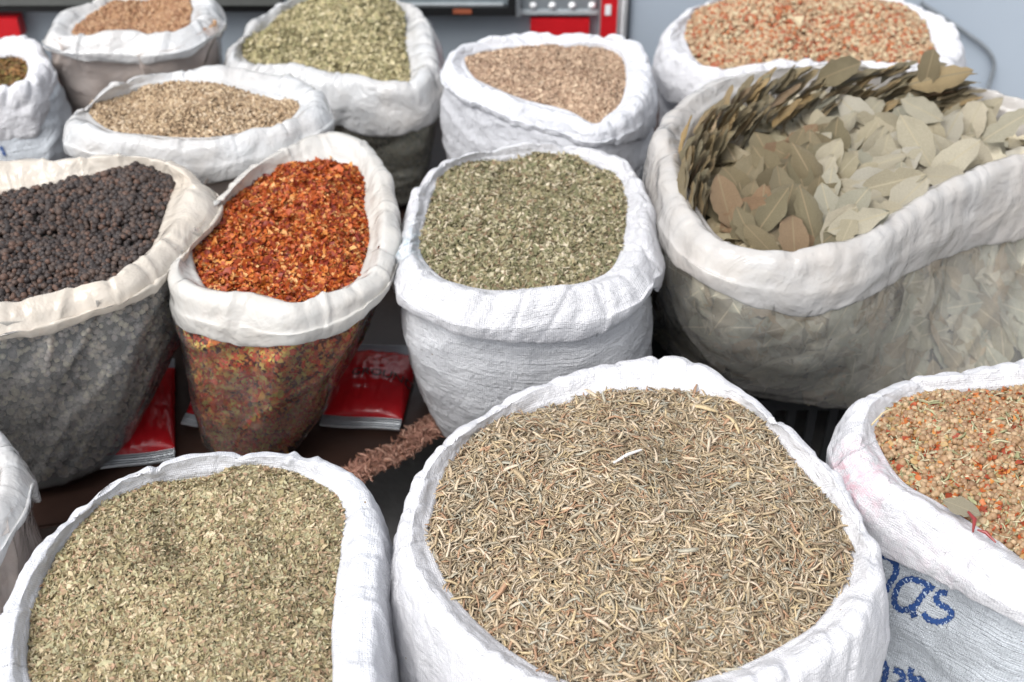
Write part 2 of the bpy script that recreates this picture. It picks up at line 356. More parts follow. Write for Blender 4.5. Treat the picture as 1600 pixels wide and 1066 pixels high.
class Sack:
    def __init__(s, K, C, z, cuff, e=.024, d=.04, w=.03, r=.013, h0=.07, zb=.25, base=None, taper=1.5, bulge=.0,
                 mound=.02, fold=1., crump=1., seed=1, NU=440, zoff=None, shrink=.86, tuck=.012, film=False, relief=.011):
        s.relief = relief
        s.seed = seed; s.NU = NU
        Kc = np.array([at(x, y, z+(zoff[i] if zoff else 0)) for i, (x, y) in enumerate(K)])
        n = len(Kc); T = np.roll(Kc, -1, 0)-np.roll(Kc, 1, 0); ctr = Kc.mean(0)
        nc = np.stack([T[:, 1], -T[:, 0], 0*T[:, 0]], 1); nc /= np.linalg.norm(nc, axis=1)[:, None]
        if (nc*(Kc-ctr)).sum() < 0: nc = -nc
        Cc = np.array([at(*C[i], z-d) if (i < len(C) and C[i]) else Kc[i]-nc[i]*w-np.array([0, 0, d+Kc[i, 2]-z]) for i in range(n)])
        fine = np.linspace(0, n, 3000, endpoint=False); kk = cr_per(Kc, fine)
        ds = np.linalg.norm(np.roll(kk, -1, 0)-kk, axis=1); cs = np.concatenate([[0], np.cumsum(ds)]); s.per = cs[-1]
        tt = np.interp(np.linspace(0, cs[-1], NU, endpoint=False), cs[:-1], fine)
        K3 = gsm(cr_per(Kc, tt), 2); C3 = gsm(cr_per(Cc, tt), 3); s.arc = np.linspace(0, s.per, NU, endpoint=False)
        T = np.roll(K3, -1, 0)-np.roll(K3, 1, 0); nn = np.stack([T[:, 1], -T[:, 0], 0*T[:, 0]], 1); nn /= np.linalg.norm(nn, axis=1)[:, None]
        if (nn*(K3-K3.mean(0))).sum() < 0: nn = -nn
        nn = gsm(nn, 10); nn /= np.linalg.norm(nn, axis=1)[:, None]
        # uneven crest: gathers and soft waves
        g = fold*(.0025*pn(K3[:, 0]*26+seed, K3[:, 1]*26, 0)+.008*pn(K3[:, 0]*9+seed*3, K3[:, 1]*9, 4.)-.006*np.clip(ridge(K3[:, 0]*13, K3[:, 1]*13, seed*1.7)-.72, 0, 1)*3)
        K3 = K3+g[:, None]*np.array([0, 0, 1.])
        K3 = K3+nn*(fold*.004*pn(K3[:, 0]*16, K3[:, 1]*16, seed+9.))[:, None]
        ev = e*(1+.35*pn(K3[:, 0]*7, K3[:, 1]*7, seed+20.))
        # drop of the folded cuff, following the hem seen in the photograph
        h = np.full(NU, np.nan)
        cuff = sorted(cuff); cx = [c[0] for c in cuff]; cy = [c[1] for c in cuff]
        for i in range(NU):
            if nn[i, 1] > .25: continue
            px, py = proj(K3[i]+nn[i]*ev[i])
            if not (cx[0] <= px <= cx[-1]): continue
            lo, hi = 0., .4
            for _ in range(24):
                md = (lo+hi)/2; x, y = proj(K3[i]+nn[i]*ev[i]-np.array([0, 0, md]))
                if y < np.interp(x, cx, cy): lo = md
                else: hi = md
            h[i] = np.clip(lo, .03, .22)
        ok = ~np.isnan(h); idx = np.arange(NU)
        if ok.any():
            gi = idx[ok]; hh = h[ok]; ext = np.concatenate([gi-NU, gi, gi+NU]); he = np.tile(hh, 3)
            filled = np.interp(idx, ext, he); dist = np.min(np.abs(ext[None]-idx[:, None]), 1)
            q = np.clip(dist/(NU*.10), 0, 1); h = filled*(1-q)+h0*q
        else: h = np.full(NU, h0)
        h = gsm(h, 3)+.004*pn(K3[:, 0]*20, K3[:, 1]*20, seed+2.)
        Z = np.array([0, 0, 1.]); hz = h[:, None]; E = ev[:, None]
        s.K, s.C, s.n, s.h, s.e = K3, C3, nn, h, ev
        IN = K3-C3; IN[:, 2] = 0
        prof = np.array([C3-Z*.05-nn*.004, C3-nn*.002, C3+IN*.34+Z*(K3-C3)[:, 2:]*.48, C3+IN*.72+Z*(K3-C3)[:, 2:]*.90, K3+nn*r*.05, K3+nn*r*1.0-Z*r*.6,
                         K3+nn*E*.95-Z*(r+.25*hz), K3+nn*E*1.1-Z*.62*hz, K3+nn*E*1.0-Z*hz, K3+nn*(E-.008)-Z*(hz-.002), K3+nn*(E-.014)-Z*(hz-.02)])
        V = 62; tv = np.concatenate([np.linspace(0, 1, 4)[:-1], np.linspace(1, 8, V-12), np.linspace(8, 10, 10)[1:]])
        P = cr_open(prof, tv); nr = normals_grid(P)
        if (nr[20]*nn).sum()+nr[20, :, 2].sum() < 0: nr = -nr
        va = np.cumsum(np.concatenate([np.zeros((1, NU)), np.linalg.norm(np.diff(P, axis=0), axis=2)]), 0)
        am = np.clip((tv-1.2)/1.5, 0, 1)*np.where(tv > 8.6, .3, 1); am = am[:, None]
        Kx = np.broadcast_to(K3[None, :, 0], P.shape[:2]); Ky = np.broadcast_to(K3[None, :, 1], P.shape[:2])
        cr_w = np.exp(-((tv[:, None]-4.2)/3.)**2)
        if film:
            dsp = fold*.010*(np.abs(pn(Kx*17+va*9, Ky*17, va*5+seed))-.25)*(.4+.6*cr_w)
            dsp = dsp+crump*.007*(np.abs(pn(P[..., 0]*9+seed, P[..., 1]*9, P[..., 2]*12))-.25)+crump*.0030*(np.abs(pn(P[..., 0]*27, P[..., 1]*27+va*12, P[..., 2]*14+seed))-.2)
            dsp = dsp+fold*.005*np.clip(ridge(Kx*11+va*3, Ky*11, seed+va*2.)-.80, 0, 1)*5*cr_w
        else:
            dsp = fold*.0058*(np.abs(pn(Kx*26+va*7, Ky*26, va*7+seed))-.25)*(.25+.75*cr_w)
            dsp = dsp+crump*.0030*pn(P[..., 0]*8+seed, P[..., 1]*8, P[..., 2]*8)+crump*.0044*(np.abs(pn(P[..., 0]*34, P[..., 1]*34+seed, P[..., 2]*30))-.25)
            dsp = dsp-fold*.004*np.clip(ridge(Kx*15+va*5, Ky*15, seed+va*3.)-.75, 0, 1)*4*cr_w
        P = P+nr*(dsp*am)[..., None]
        s.cuffP = P; s.cuffUV = np.stack([np.broadcast_to(s.arc, P.shape[:2]), va], -1)
        # body
        s.zb = zb; mid = K3.mean(0); rel = K3-mid
        if base:
            bx, by, hw, ry = base; b = at(bx, by, zb); rng = np.linalg.norm(b-CAM); rx = hw*rng/FP
            Bc = b+np.array([0, ry, 0]); ph = np.arctan2(rel[:, 1]/np.abs(rel[:, 1]).max(), rel[:, 0]/np.abs(rel[:, 0]).max())
            B = Bc+np.stack([rx*np.cos(ph), ry*np.sin(ph), 0*ph], 1)
        else:
            B = mid+rel*shrink; B[:, 2] = zb
        top = K3+nn*(E-tuck)-Z*(hz-.022); nb = 44; vv = np.linspace(0, 1, nb)
        wv = vv**taper; Pb = np.zeros((nb, NU, 3))
        for k, v in enumerate(vv):
            q = top*(1-wv[k])+B*wv[k]; q[:, 2] = top[:, 2]*(1-v)+zb*v
            q = q+nn*(bulge*math.sin(math.pi*min(1, v*1.15))*(1-v*.3)-(.03*max(0, (v-.88)/.12)**2))
            Pb[k] = q
        nr = normals_grid(Pb)
        if (nr[5]*nn).sum() < 0: nr = -nr
        va = np.cumsum(np.concatenate([np.zeros((1, NU)), np.linalg.norm(np.diff(Pb, axis=0), axis=2)]), 0)
        s.bodyCore = Pb.copy(); s.bodyN = nr
        sag = crump*(.008*fbm(Pb[..., 0]*6+seed, Pb[..., 1]*6, Pb[..., 2]*9, 2)+.003*np.clip(ridge(Pb[..., 0]*9, Pb[..., 1]*9, Pb[..., 2]*26)-.4, 0, 1)*2)
        if film:
            dn = vv[:, None]
            sag = sag*.5+.016*(np.abs(pn(K3[None, :, 0]*13+dn*1.5, K3[None, :, 1]*13, dn*2.5+seed))-.2)*np.exp(-dn*2.2)+.004*(np.abs(pn(Pb[..., 0]*11, Pb[..., 1]*11, Pb[..., 2]*6))-.2)+.010*np.clip(ridge(K3[None, :, 0]*8+dn*1.2, K3[None, :, 1]*8, dn*1.3+seed*2)-.82, 0, 1)*5*np.exp(-dn*1.5)
        s.bodyP = Pb+nr*sag[..., None]; s.sag = sag; s.bodyUV = np.stack([np.broadcast_to(s.arc, Pb.shape[:2]), va], -1)
        s.mound = mound; s.ctr = C3.mean(0)
    def surf(s, q, u, bumps=()):
        """height of the heap at radial share q (0..1) and loop index u"""
        i = np.floor(u).astype(int) % s.NU; f = (u-np.floor(u))[..., None]
        c = s.C[i]*(1-f)+s.C[(i+1) % s.NU]*f
        P = s.ctr+(c-s.ctr)*q[..., None]; z = s.ctr[2]+(c[..., 2]-s.ctr[2])*q**2
        z = z+s.mound*(1-np.clip(q, 0, 1.1)**2)+s.relief*fbm(P[..., 0]*9+s.seed, P[..., 1]*9, s.seed*2.2, 3)+.0052*pn(P[..., 0]*26, P[..., 1]*30, s.seed)
        for (bx, by, a, sg) in bumps:
            b = at(bx, by, s.ctr[2]); z = z+a*np.exp(-((P[..., 0]-b[0])**2+(P[..., 1]-b[1])**2)/(2*sg*sg))
        P = P.copy(); P[..., 2] = z; return P
    def heap_pts(s, n, bumps=(), lift=0., lim=1.0, arc=None):
        q = np.sqrt(RNG.uniform(0, 1, n))*lim; u = RNG.uniform(0, s.NU, n)
        if arc: u = RNG.uniform(arc[0], arc[1], n)
        # density follows real area
        P = s.surf(q, u, bumps); a = s.surf(q+.02, u, bumps)-P; b = s.surf(q, u+2, bumps)-P
        nrm = np.cross(a, b); nrm /= np.linalg.norm(nrm, axis=1)[:, None]+1e-9; nrm[nrm[:, 2] < 0] *= -1
        r = np.linalg.norm(s.C[u.astype(int) % s.NU]-s.ctr, axis=1); rm = r.max()
        keep = RNG.uniform(0, 1, n) < (r/rm)**2*1.0 + .12
        return P[keep]+nrm[keep]*RNG.uniform(-lift*.3, lift, keep.sum())[:, None], nrm[keep]
    def body_pts(s, n, inset=.006, v0=.0, v1=.97):
        k = RNG.uniform(v0*43, v1*43, n); u = RNG.integers(0, s.NU, n)
        # only the sides that stand towards the open air in front
        i = np.floor(k).astype(int); f = (k-i)[:, None]; j = np.minimum(i+1, 43)
        P = s.bodyP[i, u]*(1-f)+s.bodyP[j, u]*f; nr = s.bodyN[i, u]; ok = s.n[u][:, 1] < .45
        return P[ok]-nr[ok]*(inset+RNG.uniform(0, .004, ok.sum()))[:, None], nr[ok]
    def core(s, mb, mat, bumps=(), body=False, drop=.004):
        q = np.linspace(0.0, 1.06, 34); u = np.arange(s.NU, step=3.) if False else np.arange(0, s.NU, 2.)
        Q, U = np.meshgrid(q, u, indexing='ij'); P = s.surf(Q, U, bumps); P[..., 2] -= drop
        mb.grid(P, mat, .5, True)
        if body:
            B = s.bodyP-s.bodyN*(.038 if s is bay else .016); mb.grid(B[:, ::2], mat, .5, True)
    def build(s, name, label, cat, m_cuff, m_body, group=None):
        base = s.bodyP[-1].mean(0); root = empty(name, (float(base[0]), float(base[1]), float(s.zb)))
        tag(root, label, cat, group)
        MB().grid(s.cuffP, 0, .5, True, uv=s.cuffUV).build('folded_cuff', m_cuff, root)
        b = MB(); b.grid(s.bodyP, 0, .5, True, uv=s.bodyUV)
        P = s.bodyP[-1]; c = P.mean(0); b.grid(np.stack([P, P*.5+c*.5, P*.02+c*.98]), 0, .5, True)
        o = b.build('bag_body', m_body, root); s.bodyobj = o; s.root = root; return root

BALLS = [sh_ball(i) for i in range(4)]; LOWB = [sh_ball(i, .85, 1, .1) for i in range(4)]
NEED = [sh_needle(i, .085+.025*(i % 3), .08+.11*(i % 4)) for i in range(12)]
STEM = [sh_needle(40+i, .05, .06) for i in range(5)]
FLK = [sh_flake(i, .5+.08*(i % 4)) for i in range(10)]; LFLK = [sh_flake(20+i, .28+.05*(i % 4), 6, .35) for i in range(10)]
CHUNK = [sh_flake(60+i, .75, 6, .5, .35) for i in range(10)]
SEEDS = [sh_seed(i, .4+.05*(i % 3)) for i in range(5)]
LEAVES = [sh_leaf(i, .42+.04*(i % 4), .12+.04*(i % 3), chip=.35*(i % 4 == 0)) for i in range(12)]
FLATL = [(v*np.array([1, 1, .3]), f) for v, f in (sh_leaf(50+i, .42+.03*(i % 4), .05, chip=.3*(i % 3 == 0)) for i in range(8))]

# rosemary, front centre
def P3(px, py, z): return tuple(float(a) for a in at(px, py, z))
white = woven('woven_white_cloth'); white_cool = woven('woven_cool_white_cloth', (.68, .69, .72), weave=.6)
white_midb = woven('woven_mid_sack_body', (.68, .69, .71), weave=1.3, streak=1.2)
white_mid = woven('woven_mid_sack_cloth', (.68, .68, .70), weave=1.3, streak=.5, stains=[(P3(632, 395, .58), .07, (.28, .42, .48), .6)])
white_mix = woven('woven_mix_sack_cloth', (.69, .69, .71), stains=[(P3(1335, 745, .53), .06, (.72, .30, .38), .55), (P3(1365, 775, .52), .05, (.72, .34, .42), .45), (P3(1480, 860, .5), .09, (.75, .6, .66), .4)], weave=.8)
white_print = woven('woven_printed_sack_body', (.60, .64, .68), weave=1.2, dirt=.2, streak=1.4)

rosemary = Sack(
    K=[(640,850),(655,770),(690,705),(755,655),(840,610),(930,575),(1010,562),(1075,568),(1130,600),(1200,650),(1262,705),(1315,770),(1350,840),(1358,905),(1330,965),(1270,1012),(1180,1058),(1070,1090),(960,1095),(870,1080),(790,1040),(720,985),(665,918)],
    C=[(672,845),(685,770),(715,715),(775,668),(850,640),(930,625),(1010,621),(1070,622),(1120,632),(1180,658),(1232,712),(1283,775),(1322,840),(1326,890)],
    z=.56, cuff=[(560,1300),(1450,1300)], e=.03, d=.026, h0=.12, zb=0., shrink=.95, bulge=.0, mound=.045, r=.016, seed=1, fold=.9, tuck=.014)
thyme = Sack(
    K=[(12,1040),(28,950),(60,880),(110,815),(165,765),(240,733),(330,716),(420,712),(500,726),(555,762),(574,830),(570,900),(565,980),(562,1060),(540,1140),(440,1200),(280,1220),(120,1200),(30,1130)],
    C=[(40,1045),(52,955),(85,880),(130,820),(180,780),(255,750),(335,740),(415,738),(485,752),(533,790),(533,850),(528,910),(520,985),(522,1060)],
    z=.54, cuff=[(-60,1400),(640,1400)], e=.03, d=.024, r=.016, h0=.12, zb=0., shrink=.95, mound=.03, seed=2, fold=1.1)
spicemix = Sack(
    K=[(1345,700),(1345,660),(1375,622),(1440,590),(1520,580),(1600,568),(1700,575),(1790,620),(1840,700),(1830,800),(1760,880),(1680,912),(1600,888),(1530,838),(1450,788),(1385,748)],
    C=[(1368,690),(1374,662),(1400,638),(1455,618),(1520,612),(1600,607),(1690,612),(1770,650),(1810,710)],
    z=.56, cuff=[(1300,740),(1340,810),(1375,868),(1430,890),(1500,925),(1600,978),(1700,1000)], e=.028, d=.024, r=.015, h0=.1, zb=0., shrink=.97, mound=.025, seed=3, tuck=.016)
pepper = Sack(
    K=[(-60,262),(20,252),(100,248),(180,243),(250,250),(300,282),(300,320),(262,368),(222,405),(170,440),(110,450),(50,465),(0,478),(-70,495),(-160,500),(-240,450),(-260,380),(-220,310),(-140,275)],
    C=[(-60,318),(20,302),(100,288),(180,274),(240,275),(272,288),(266,312)],
    z=.62, cuff=[(-100,530),(0,532),(60,527),(130,503),(200,480),(245,455),(290,400),(330,330)], e=.028, d=.03, h0=.08, zb=.25,
    base=(0,790,150,.11), taper=1.5, mound=.012, film=True, seed=4, bulge=.012, fold=.7, crump=.75, r=.016)
chili = Sack(
    K=[(275,418),(293,378),(335,322),(385,275),(440,235),(500,210),(550,216),(587,255),(602,310),(602,370),(588,418),(552,445),(500,464),(450,480),(400,462),(345,458),(310,450),(285,438)],
    C=[(300,405),(315,370),(350,325),(395,290),(450,266),(510,258),(556,264),(567,300),(572,345),(578,380)],
    z=.60, cuff=[(235,455),(255,490),(290,517),(360,538),(470,541),(540,520),(600,465),(625,400)], e=.022, d=.028, h0=.09, zb=.25,
    base=(385,745,72,.07), taper=1.08, mound=.02, film=True, seed=5, bulge=.012, fold=.7, crump=.7, r=.015)
herb = Sack(
    K=[(640,400),(645,350),(660,295),(690,258),(740,238),(800,230),(870,224),(930,230),(975,252),(998,300),(1005,360),(995,402),(960,432),(910,448),(865,452),(810,458),(750,457),(695,445),(658,428)],
    C=[(657,400),(664,350),(676,305),(700,272),(745,254),(800,250),(870,246),(925,255),(962,280),(976,320),(977,365)],
    z=.60, cuff=[(608,440),(630,478),(680,507),(750,530),(850,537),(930,527),(990,492),(1030,440)], e=.032, tuck=.024, d=.022, h0=.08, zb=.22,
    base=(832,735,150,.10), taper=1.7, mound=.022, seed=6, bulge=.020, fold=1.1, crump=.9)
bay = Sack(
    K=[(1045,245),(1040,205),(1070,160),(1130,126),(1210,108),(1300,104),(1400,110),(1490,128),(1570,150),(1660,172),(1740,200),(1700,228),(1600,240),(1540,260),(1480,287),(1430,317),(1380,352),(1320,382),(1240,393),(1165,390),(1105,364),(1072,325),(1055,285)],
    C=[(1072,245),(1074,215),(1100,180),(1150,150),(1230,130),(1300,125),(1400,130),(1480,150),(1550,175),(1640,200),(1700,208)],
    z=.62, cuff=[(1005,330),(1020,365),(1045,405),(1100,443),(1170,477),(1230,492),(1290,490),(1350,467),(1450,412),(1520,387),(1600,372),(1720,330)], e=.028, d=.028, h0=.09, zb=.30,
    base=(1400,655,350,.19), taper=2.2, mound=.015, film=True, seed=7, bulge=.02, fold=.5, crump=.9, r=.017)
cumin = Sack(
    K=[(112,182),(142,160),(200,128),(260,112),(340,106),(430,118),(487,138),(492,168),(457,191),(390,207),(310,217),(220,213),(150,203)],
    C=[(140,178),(165,160),(210,142),(265,133),(330,138),(400,155),(455,163),(468,172)],
    z=.62, cuff=[(80,205),(100,240),(200,275),(330,288),(440,262),(520,205)], e=.024, d=.02, h0=.08, zb=.25, shrink=.8, mound=.008, film=True, seed=8, bulge=.0, fold=.8, crump=.8)
coriander = Sack(
    K=[(85,42),(108,14),(170,-8),(240,-18),(305,-12),(328,8),(312,34),(265,53),(190,51),(130,54),(95,52)],
    C=[(118,48),(140,30),(180,12),(240,2),(290,6),(298,16)],
    z=.60, cuff=[(55,45),(75,80),(130,98),(230,101),(300,90),(350,45)], e=.028, d=.022, h0=.09, zb=.25, shrink=.8, mound=-.004, film=True, seed=9, fold=.9, crump=1)
oregano = Sack(
    K=[(362,88),(388,48),(425,14),(480,-10),(550,-16),(612,-6),(655,22),(668,65),(666,105),(642,126),(590,126),(520,112),(440,100),(390,98)],
    C=[(380,88),(410,58),(445,28),(490,8),(550,3),(605,12),(628,40),(634,75)],
    z=.55, cuff=[(350,110),(430,160),(500,188),(560,207),(620,212),(680,190),(705,130)], e=.028, d=.025, h0=.1, zb=.25, shrink=.85, mound=.02, film=True, seed=10, fold=.9, crump=1.1)
powder = Sack(
    K=[(708,95),(725,70),(790,56),(870,50),(950,53),(998,74),(1007,115),(998,150),(967,180),(925,196),(870,170),(800,153),(740,128),(715,112)],
    C=[(727,96),(760,82),(810,77),(870,73),(935,70),(972,85),(980,115)],
    z=.58, cuff=[(690,120),(720,150),(800,197),(900,218),(960,227),(1010,216),(1045,160)], e=.024, d=.02, h0=.09, zb=.25, shrink=.95, mound=.012, seed=11, bulge=.02, fold=1.1, crump=.9)
pinkmix = Sack(
    K=[(1046,66),(1060,30),(1110,0),(1190,-18),(1300,-22),(1400,-8),(1468,22),(1494,60),(1478,95),(1400,98),(1300,95),(1200,97),(1130,107),(1075,92)],
    C=[(1070,58),(1085,32),(1130,10),(1200,-2),(1300,-3),(1380,10),(1435,38),(1452,70)],
    z=.54, cuff=[(1010,110),(1040,160),(1200,180),(1500,150),(1530,120)], e=.026, d=.022, h0=.09, zb=.25, shrink=.95, mound=.03, seed=12, fold=1.1, crump=1)
farleft = Sack(
    K=[(-120,98),(-80,68),(0,56),(45,64),(64,92),(45,122),(10,132),(-60,134),(-110,120)],
    C=[(-100,104),(-60,94),(0,90),(38,92)],
    z=.56, cuff=[(-150,200),(-60,225),(0,222),(60,210),(84,165),(90,100)], e=.02, d=.03, h0=.1, zb=.25, shrink=1.0, mound=.0, seed=13, bulge=.03, fold=1.2, crump=1.4)
frontleft = Sack(
    K=[(-250,720),(-190,650),(-110,625),(-40,650),(2,700),(8,750),(-12,800),(-80,850),(-180,850),(-240,800)],
    C=[], z=.56, cuff=[(-300,870),(-100,900),(0,892),(38,800),(60,700)], e=.024, d=.05, h0=.12, zb=0.1, shrink=.8, mound=.01, film=True, seed=14, fold=.5, crump=.6)

cream = plastic('cream_polythene_cuff', (.72, .66, .58), .08, stain=[(P3(45, 505, .57), .06, (.40, .17, .06), .8), (P3(5, 512, .57), .05, (.45, .2, .08), .6)], bscale=12)
milky = plastic('milky_polythene_cuff', (.69, .68, .65), .08, bscale=12)
milky_cool = plastic('cool_milky_polythene_cuff', (.68, .69, .70), .10, bscale=16)
milky_bay = plastic('milky_polythene_over_bay', (.68, .665, .65), .20, bscale=13)
film_grey = plastic('hazy_clear_film', (.66, .67, .66), .755, bscale=8, bd=.006, gloss=.14)
film_clear = plastic('clear_film', (.68, .62, .60), .91, bscale=8, bd=.006, gloss=.12)
film_bay = plastic('clear_film_bay', (.82, .81, .77), .845, bscale=8, bd=.006, gloss=.12)
film_pink = plastic('film_rear', (.74, .66, .62), .42, bscale=12, gloss=.2)
film_rear = plastic('film_over_oregano', (.66, .66, .58), .66, bscale=14, gloss=.15)

rosemary.build('spice_sack', 'large white woven sack in front heaped with dried rosemary needles', 'sack', white, white)
thyme.build('spice_sack', 'white woven sack in the lower left holding fine pale green crushed herb', 'sack', white_cool, white_cool)
spicemix.build('spice_sack', 'white woven sack with blue handwriting holding round seeds and red flakes', 'sack', white_mix, white_print)
pepper.build('spice_bag', 'hazy clear plastic bag with cream folded rim holding black peppercorns', 'bag', cream, film_grey)
chili.build('spice_bag', 'clear plastic bag full of red chili flakes tapering to the table', 'bag', milky, film_clear)
herb.build('spice_sack', 'white woven sack in the middle holding dark green crumbled leaves', 'sack', white_mid, white_midb)
bay.build('spice_bag', 'big clear plastic bag packed with whole dried bay leaves', 'bag', milky_bay, film_bay)
cumin.build('spice_bag', 'shallow plastic bag of beige seeds behind the peppercorn bag', 'bag', milky_cool, film_pink)
coriander.build('spice_bag', 'plastic bag of tan coriander seeds with a half buried scoop, in the rear left', 'bag', milky_cool, film_pink)
oregano.build('spice_bag', 'plastic bag of yellowish green oregano between the coriander and the brown powder', 'bag', milky_cool, film_rear)
powder.build('spice_sack', 'white woven sack of pinkish brown coarse powder against the metal cabinet', 'sack', white_cool, white_cool)
pinkmix.build('spice_sack', 'white sack of pink and orange seed mixture behind the bay leaves', 'sack', white, white)
farleft.build('spice_sack', 'crumpled white sack cut off by the left edge, with dark brown contents', 'sack', white, white_print)
frontleft.build('spice_bag', 'milky plastic bag rim poking in at the left edge beside the crushed herb', 'bag', milky_cool, film_pink)

# ------------------------------------------------------------------ contents
def contents(name, label, sack, core, sets, cat='spice', bumps=(), body=None, coreb=True):
    mb = MB(); sack.core(mb, 0, bumps, body is not None)
    mats = [core]
    for (m, shapes, size, n, tilt, lift, sv) in sets:
        if m not in mats: mats.append(m)
        p, nr = sack.heap_pts(n, bumps, lift)
        scatter(mb, p, nr, shapes, size, tilt, mats.index(m), sv)
    for (m, shapes, size, n, tilt, inset, sv) in (body or []):
        if m not in mats: mats.append(m)
        p, nr = sack.body_pts(n, inset, 0, .9)
        scatter(mb, p, nr, shapes, size, tilt, mats.index(m), sv)
    o = mb.build(name, mats, None, sack.root.location)
    return tag(o, label, cat, kind='stuff')

m_ros = pieces('rosemary_needles', [(0.450,0.348,0.219),(0.526,0.408,0.272),(0.376,0.300,0.194),(0.589,0.479,0.335),(0.313,0.240,0.155),(0.476,0.396,0.284),(0.627,0.516,0.387),(0.376,0.323,0.232),(0.414,0.252,0.155),(0.427,0.396,0.310),(0.250,0.180,0.117),(0.551,0.432,0.258)], .6, .35, .08)
m_ros2 = pieces('rosemary_pale_bits', [(.55,.50,.42),(.40,.22,.14),(.45,.42,.33),(.33,.33,.28)], .6)
contents('rosemary_needles', 'dried greyish tan rosemary needles heaped in the large front sack', rosemary, core_mat('rosemary_dark', (.10,.08,.05), (.22,.18,.12)),
    [(m_ros, NEED, .0090, 32000, .32, .008, .27), (m_ros2, STEM, .008, 700, .3, .008, .3), (m_ros2, LFLK, .004, 700, .4, .006, .3)],
    bumps=[(1090,735,-.032,.05),(860,850,-.014,.035),(800,720,.014,.04),(1230,850,.016,.05),(930,950,.012,.05)])
m_thy = pieces('thyme_bits', [(0.365,0.304,0.169),(0.459,0.376,0.231),(0.297,0.243,0.146),(0.540,0.449,0.291),(0.405,0.352,0.206),(0.337,0.243,0.146),(0.446,0.413,0.255),(0.607,0.510,0.351),(0.270,0.230,0.121),(0.432,0.292,0.194),(0.391,0.364,0.231)], .75, .25, .1)
contents('crushed_herb', 'fine pale olive crushed herb filling the lower left sack', thyme, core_mat('thyme_dark', (.12,.11,.06), (.22,.20,.12)),
    [(m_thy, LFLK+FLK[:3], .0035, 60000, .5, .004, .3), (m_thy, STEM, .0055, 5000, .4, .004, .3)],
    bumps=[(300,860,-.03,.035),(420,830,-.022,.03),(360,770,.012,.03),(150,900,.008,.04),(300,980,.006,.05),(200,1000,-.01,.03)])
m_cor = pieces('round_seeds', [(0.314,0.194,0.105),(0.367,0.246,0.138),(0.262,0.158,0.081),(0.402,0.282,0.169),(0.289,0.194,0.113),(0.227,0.132,0.072)], .55, .4)
m_red = pieces('red_orange_flakes', [(0.462,0.135,0.033),(0.378,0.074,0.022),(0.504,0.209,0.055),(0.294,0.053,0.022),(0.420,0.272,0.110)], .5, .4, .15)
m_grn = pieces('green_sticks', [(.36,.34,.2),(.42,.38,.24),(.28,.28,.15),(.48,.42,.28)], .7)
contents('seed_and_flake_mix', 'mix of round tan seeds, orange red flakes and green stalks in the right sack', spicemix, core_mat('mix_dark', (.08,.04,.02), (.2,.11,.06)),
    [(m_cor, BALLS, .0037, 7500, .5, .006, .16), (m_red, CHUNK, .0040, 6500, .5, .007, .28), (m_grn, NEED, .008, 1500, .3, .008, .3), (m_grn, LFLK, .0046, 4000, .5, .007, .3)])
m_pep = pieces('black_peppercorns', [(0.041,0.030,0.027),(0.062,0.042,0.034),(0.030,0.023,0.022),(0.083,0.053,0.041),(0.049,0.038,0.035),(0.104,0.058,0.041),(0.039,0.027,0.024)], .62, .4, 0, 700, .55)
m_pepb = pieces('peppercorns_lit_copy', [(0.400,0.362,0.322),(0.665,0.560,0.450),(0.301,0.274,0.271),(0.800,0.720,0.548),(0.533,0.458,0.419)], .6, .4, 0, 700, .4)  # lighter copy of the black peppercorns, making up for light lost through the film
contents('black_peppercorns', 'black peppercorns filling the cream rimmed clear bag', pepper, core_mat('pepper_dark', (.02,.018,.017), (.06,.055,.05)),
    [(m_pep, BALLS, .0045, 8500, .5, .006, .14)], bumps=[(120,350,-.02,.04),(220,290,.012,.03)],
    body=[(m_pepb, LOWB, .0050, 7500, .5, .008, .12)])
m_chib = pieces('chili_lit_copy', [(0.800,0.223,0.041),(0.800,0.128,0.032),(0.800,0.416,0.083),(0.800,0.096,0.022),(0.800,0.671,0.168),(0.800,0.287,0.052),(0.715,0.079,0.022),(0.800,0.544,0.105)], .5, .4, .15)  # chili tones raised so the flakes look lit behind the dim film
m_chi = pieces('chili_flakes', [(0.371,0.063,0.011),(0.284,0.037,0.008),(0.503,0.116,0.019),(0.415,0.084,0.014),(0.218,0.027,0.008),(0.634,0.253,0.058),(0.328,0.053,0.010),(0.524,0.158,0.029),(0.175,0.019,0.008),(0.677,0.358,0.134),(0.459,0.094,0.019)], .5, .4, .15)
contents('chili_flakes', 'red orange crushed chili flakes in the tapering clear bag', chili, core_mat('chili_dark', (.14,.022,.008), (.30,.06,.018)),
    [(m_chi, CHUNK, .0040, 17000, .55, .005, .3), (m_chi, FLK, .0030, 7000, .6, .005, .3)], bumps=[(470,300,.015,.05)],
    body=[(m_chib, CHUNK, .0042, 16000, .3, .008, .3)])
m_hrb = pieces('green_leaf_crumbs', [(0.219,0.204,0.108),(0.297,0.270,0.158),(0.157,0.149,0.079),(0.376,0.337,0.216),(0.266,0.230,0.130),(0.470,0.420,0.288),(0.188,0.189,0.101),(0.328,0.270,0.158),(0.564,0.487,0.360),(0.234,0.162,0.101)], .75, .25, .1)
contents('crumbled_leaves', 'dark green crumbled leaves in the middle woven sack', herb, core_mat('herb_dark', (.03,.035,.018), (.08,.085,.045)),
    [(m_hrb, LFLK+FLK[:2], .0036, 36000, .5, .005, .35), (m_hrb, STEM, .005, 2500, .4, .005, .3)], bumps=[(820,285,-.012,.04)])
m_cum = pieces('beige_seeds', [(0.381,0.272,0.166),(0.317,0.219,0.132),(0.466,0.355,0.232),(0.254,0.178,0.110),(0.423,0.314,0.198),(0.529,0.418,0.298),(0.212,0.146,0.088)], .65)
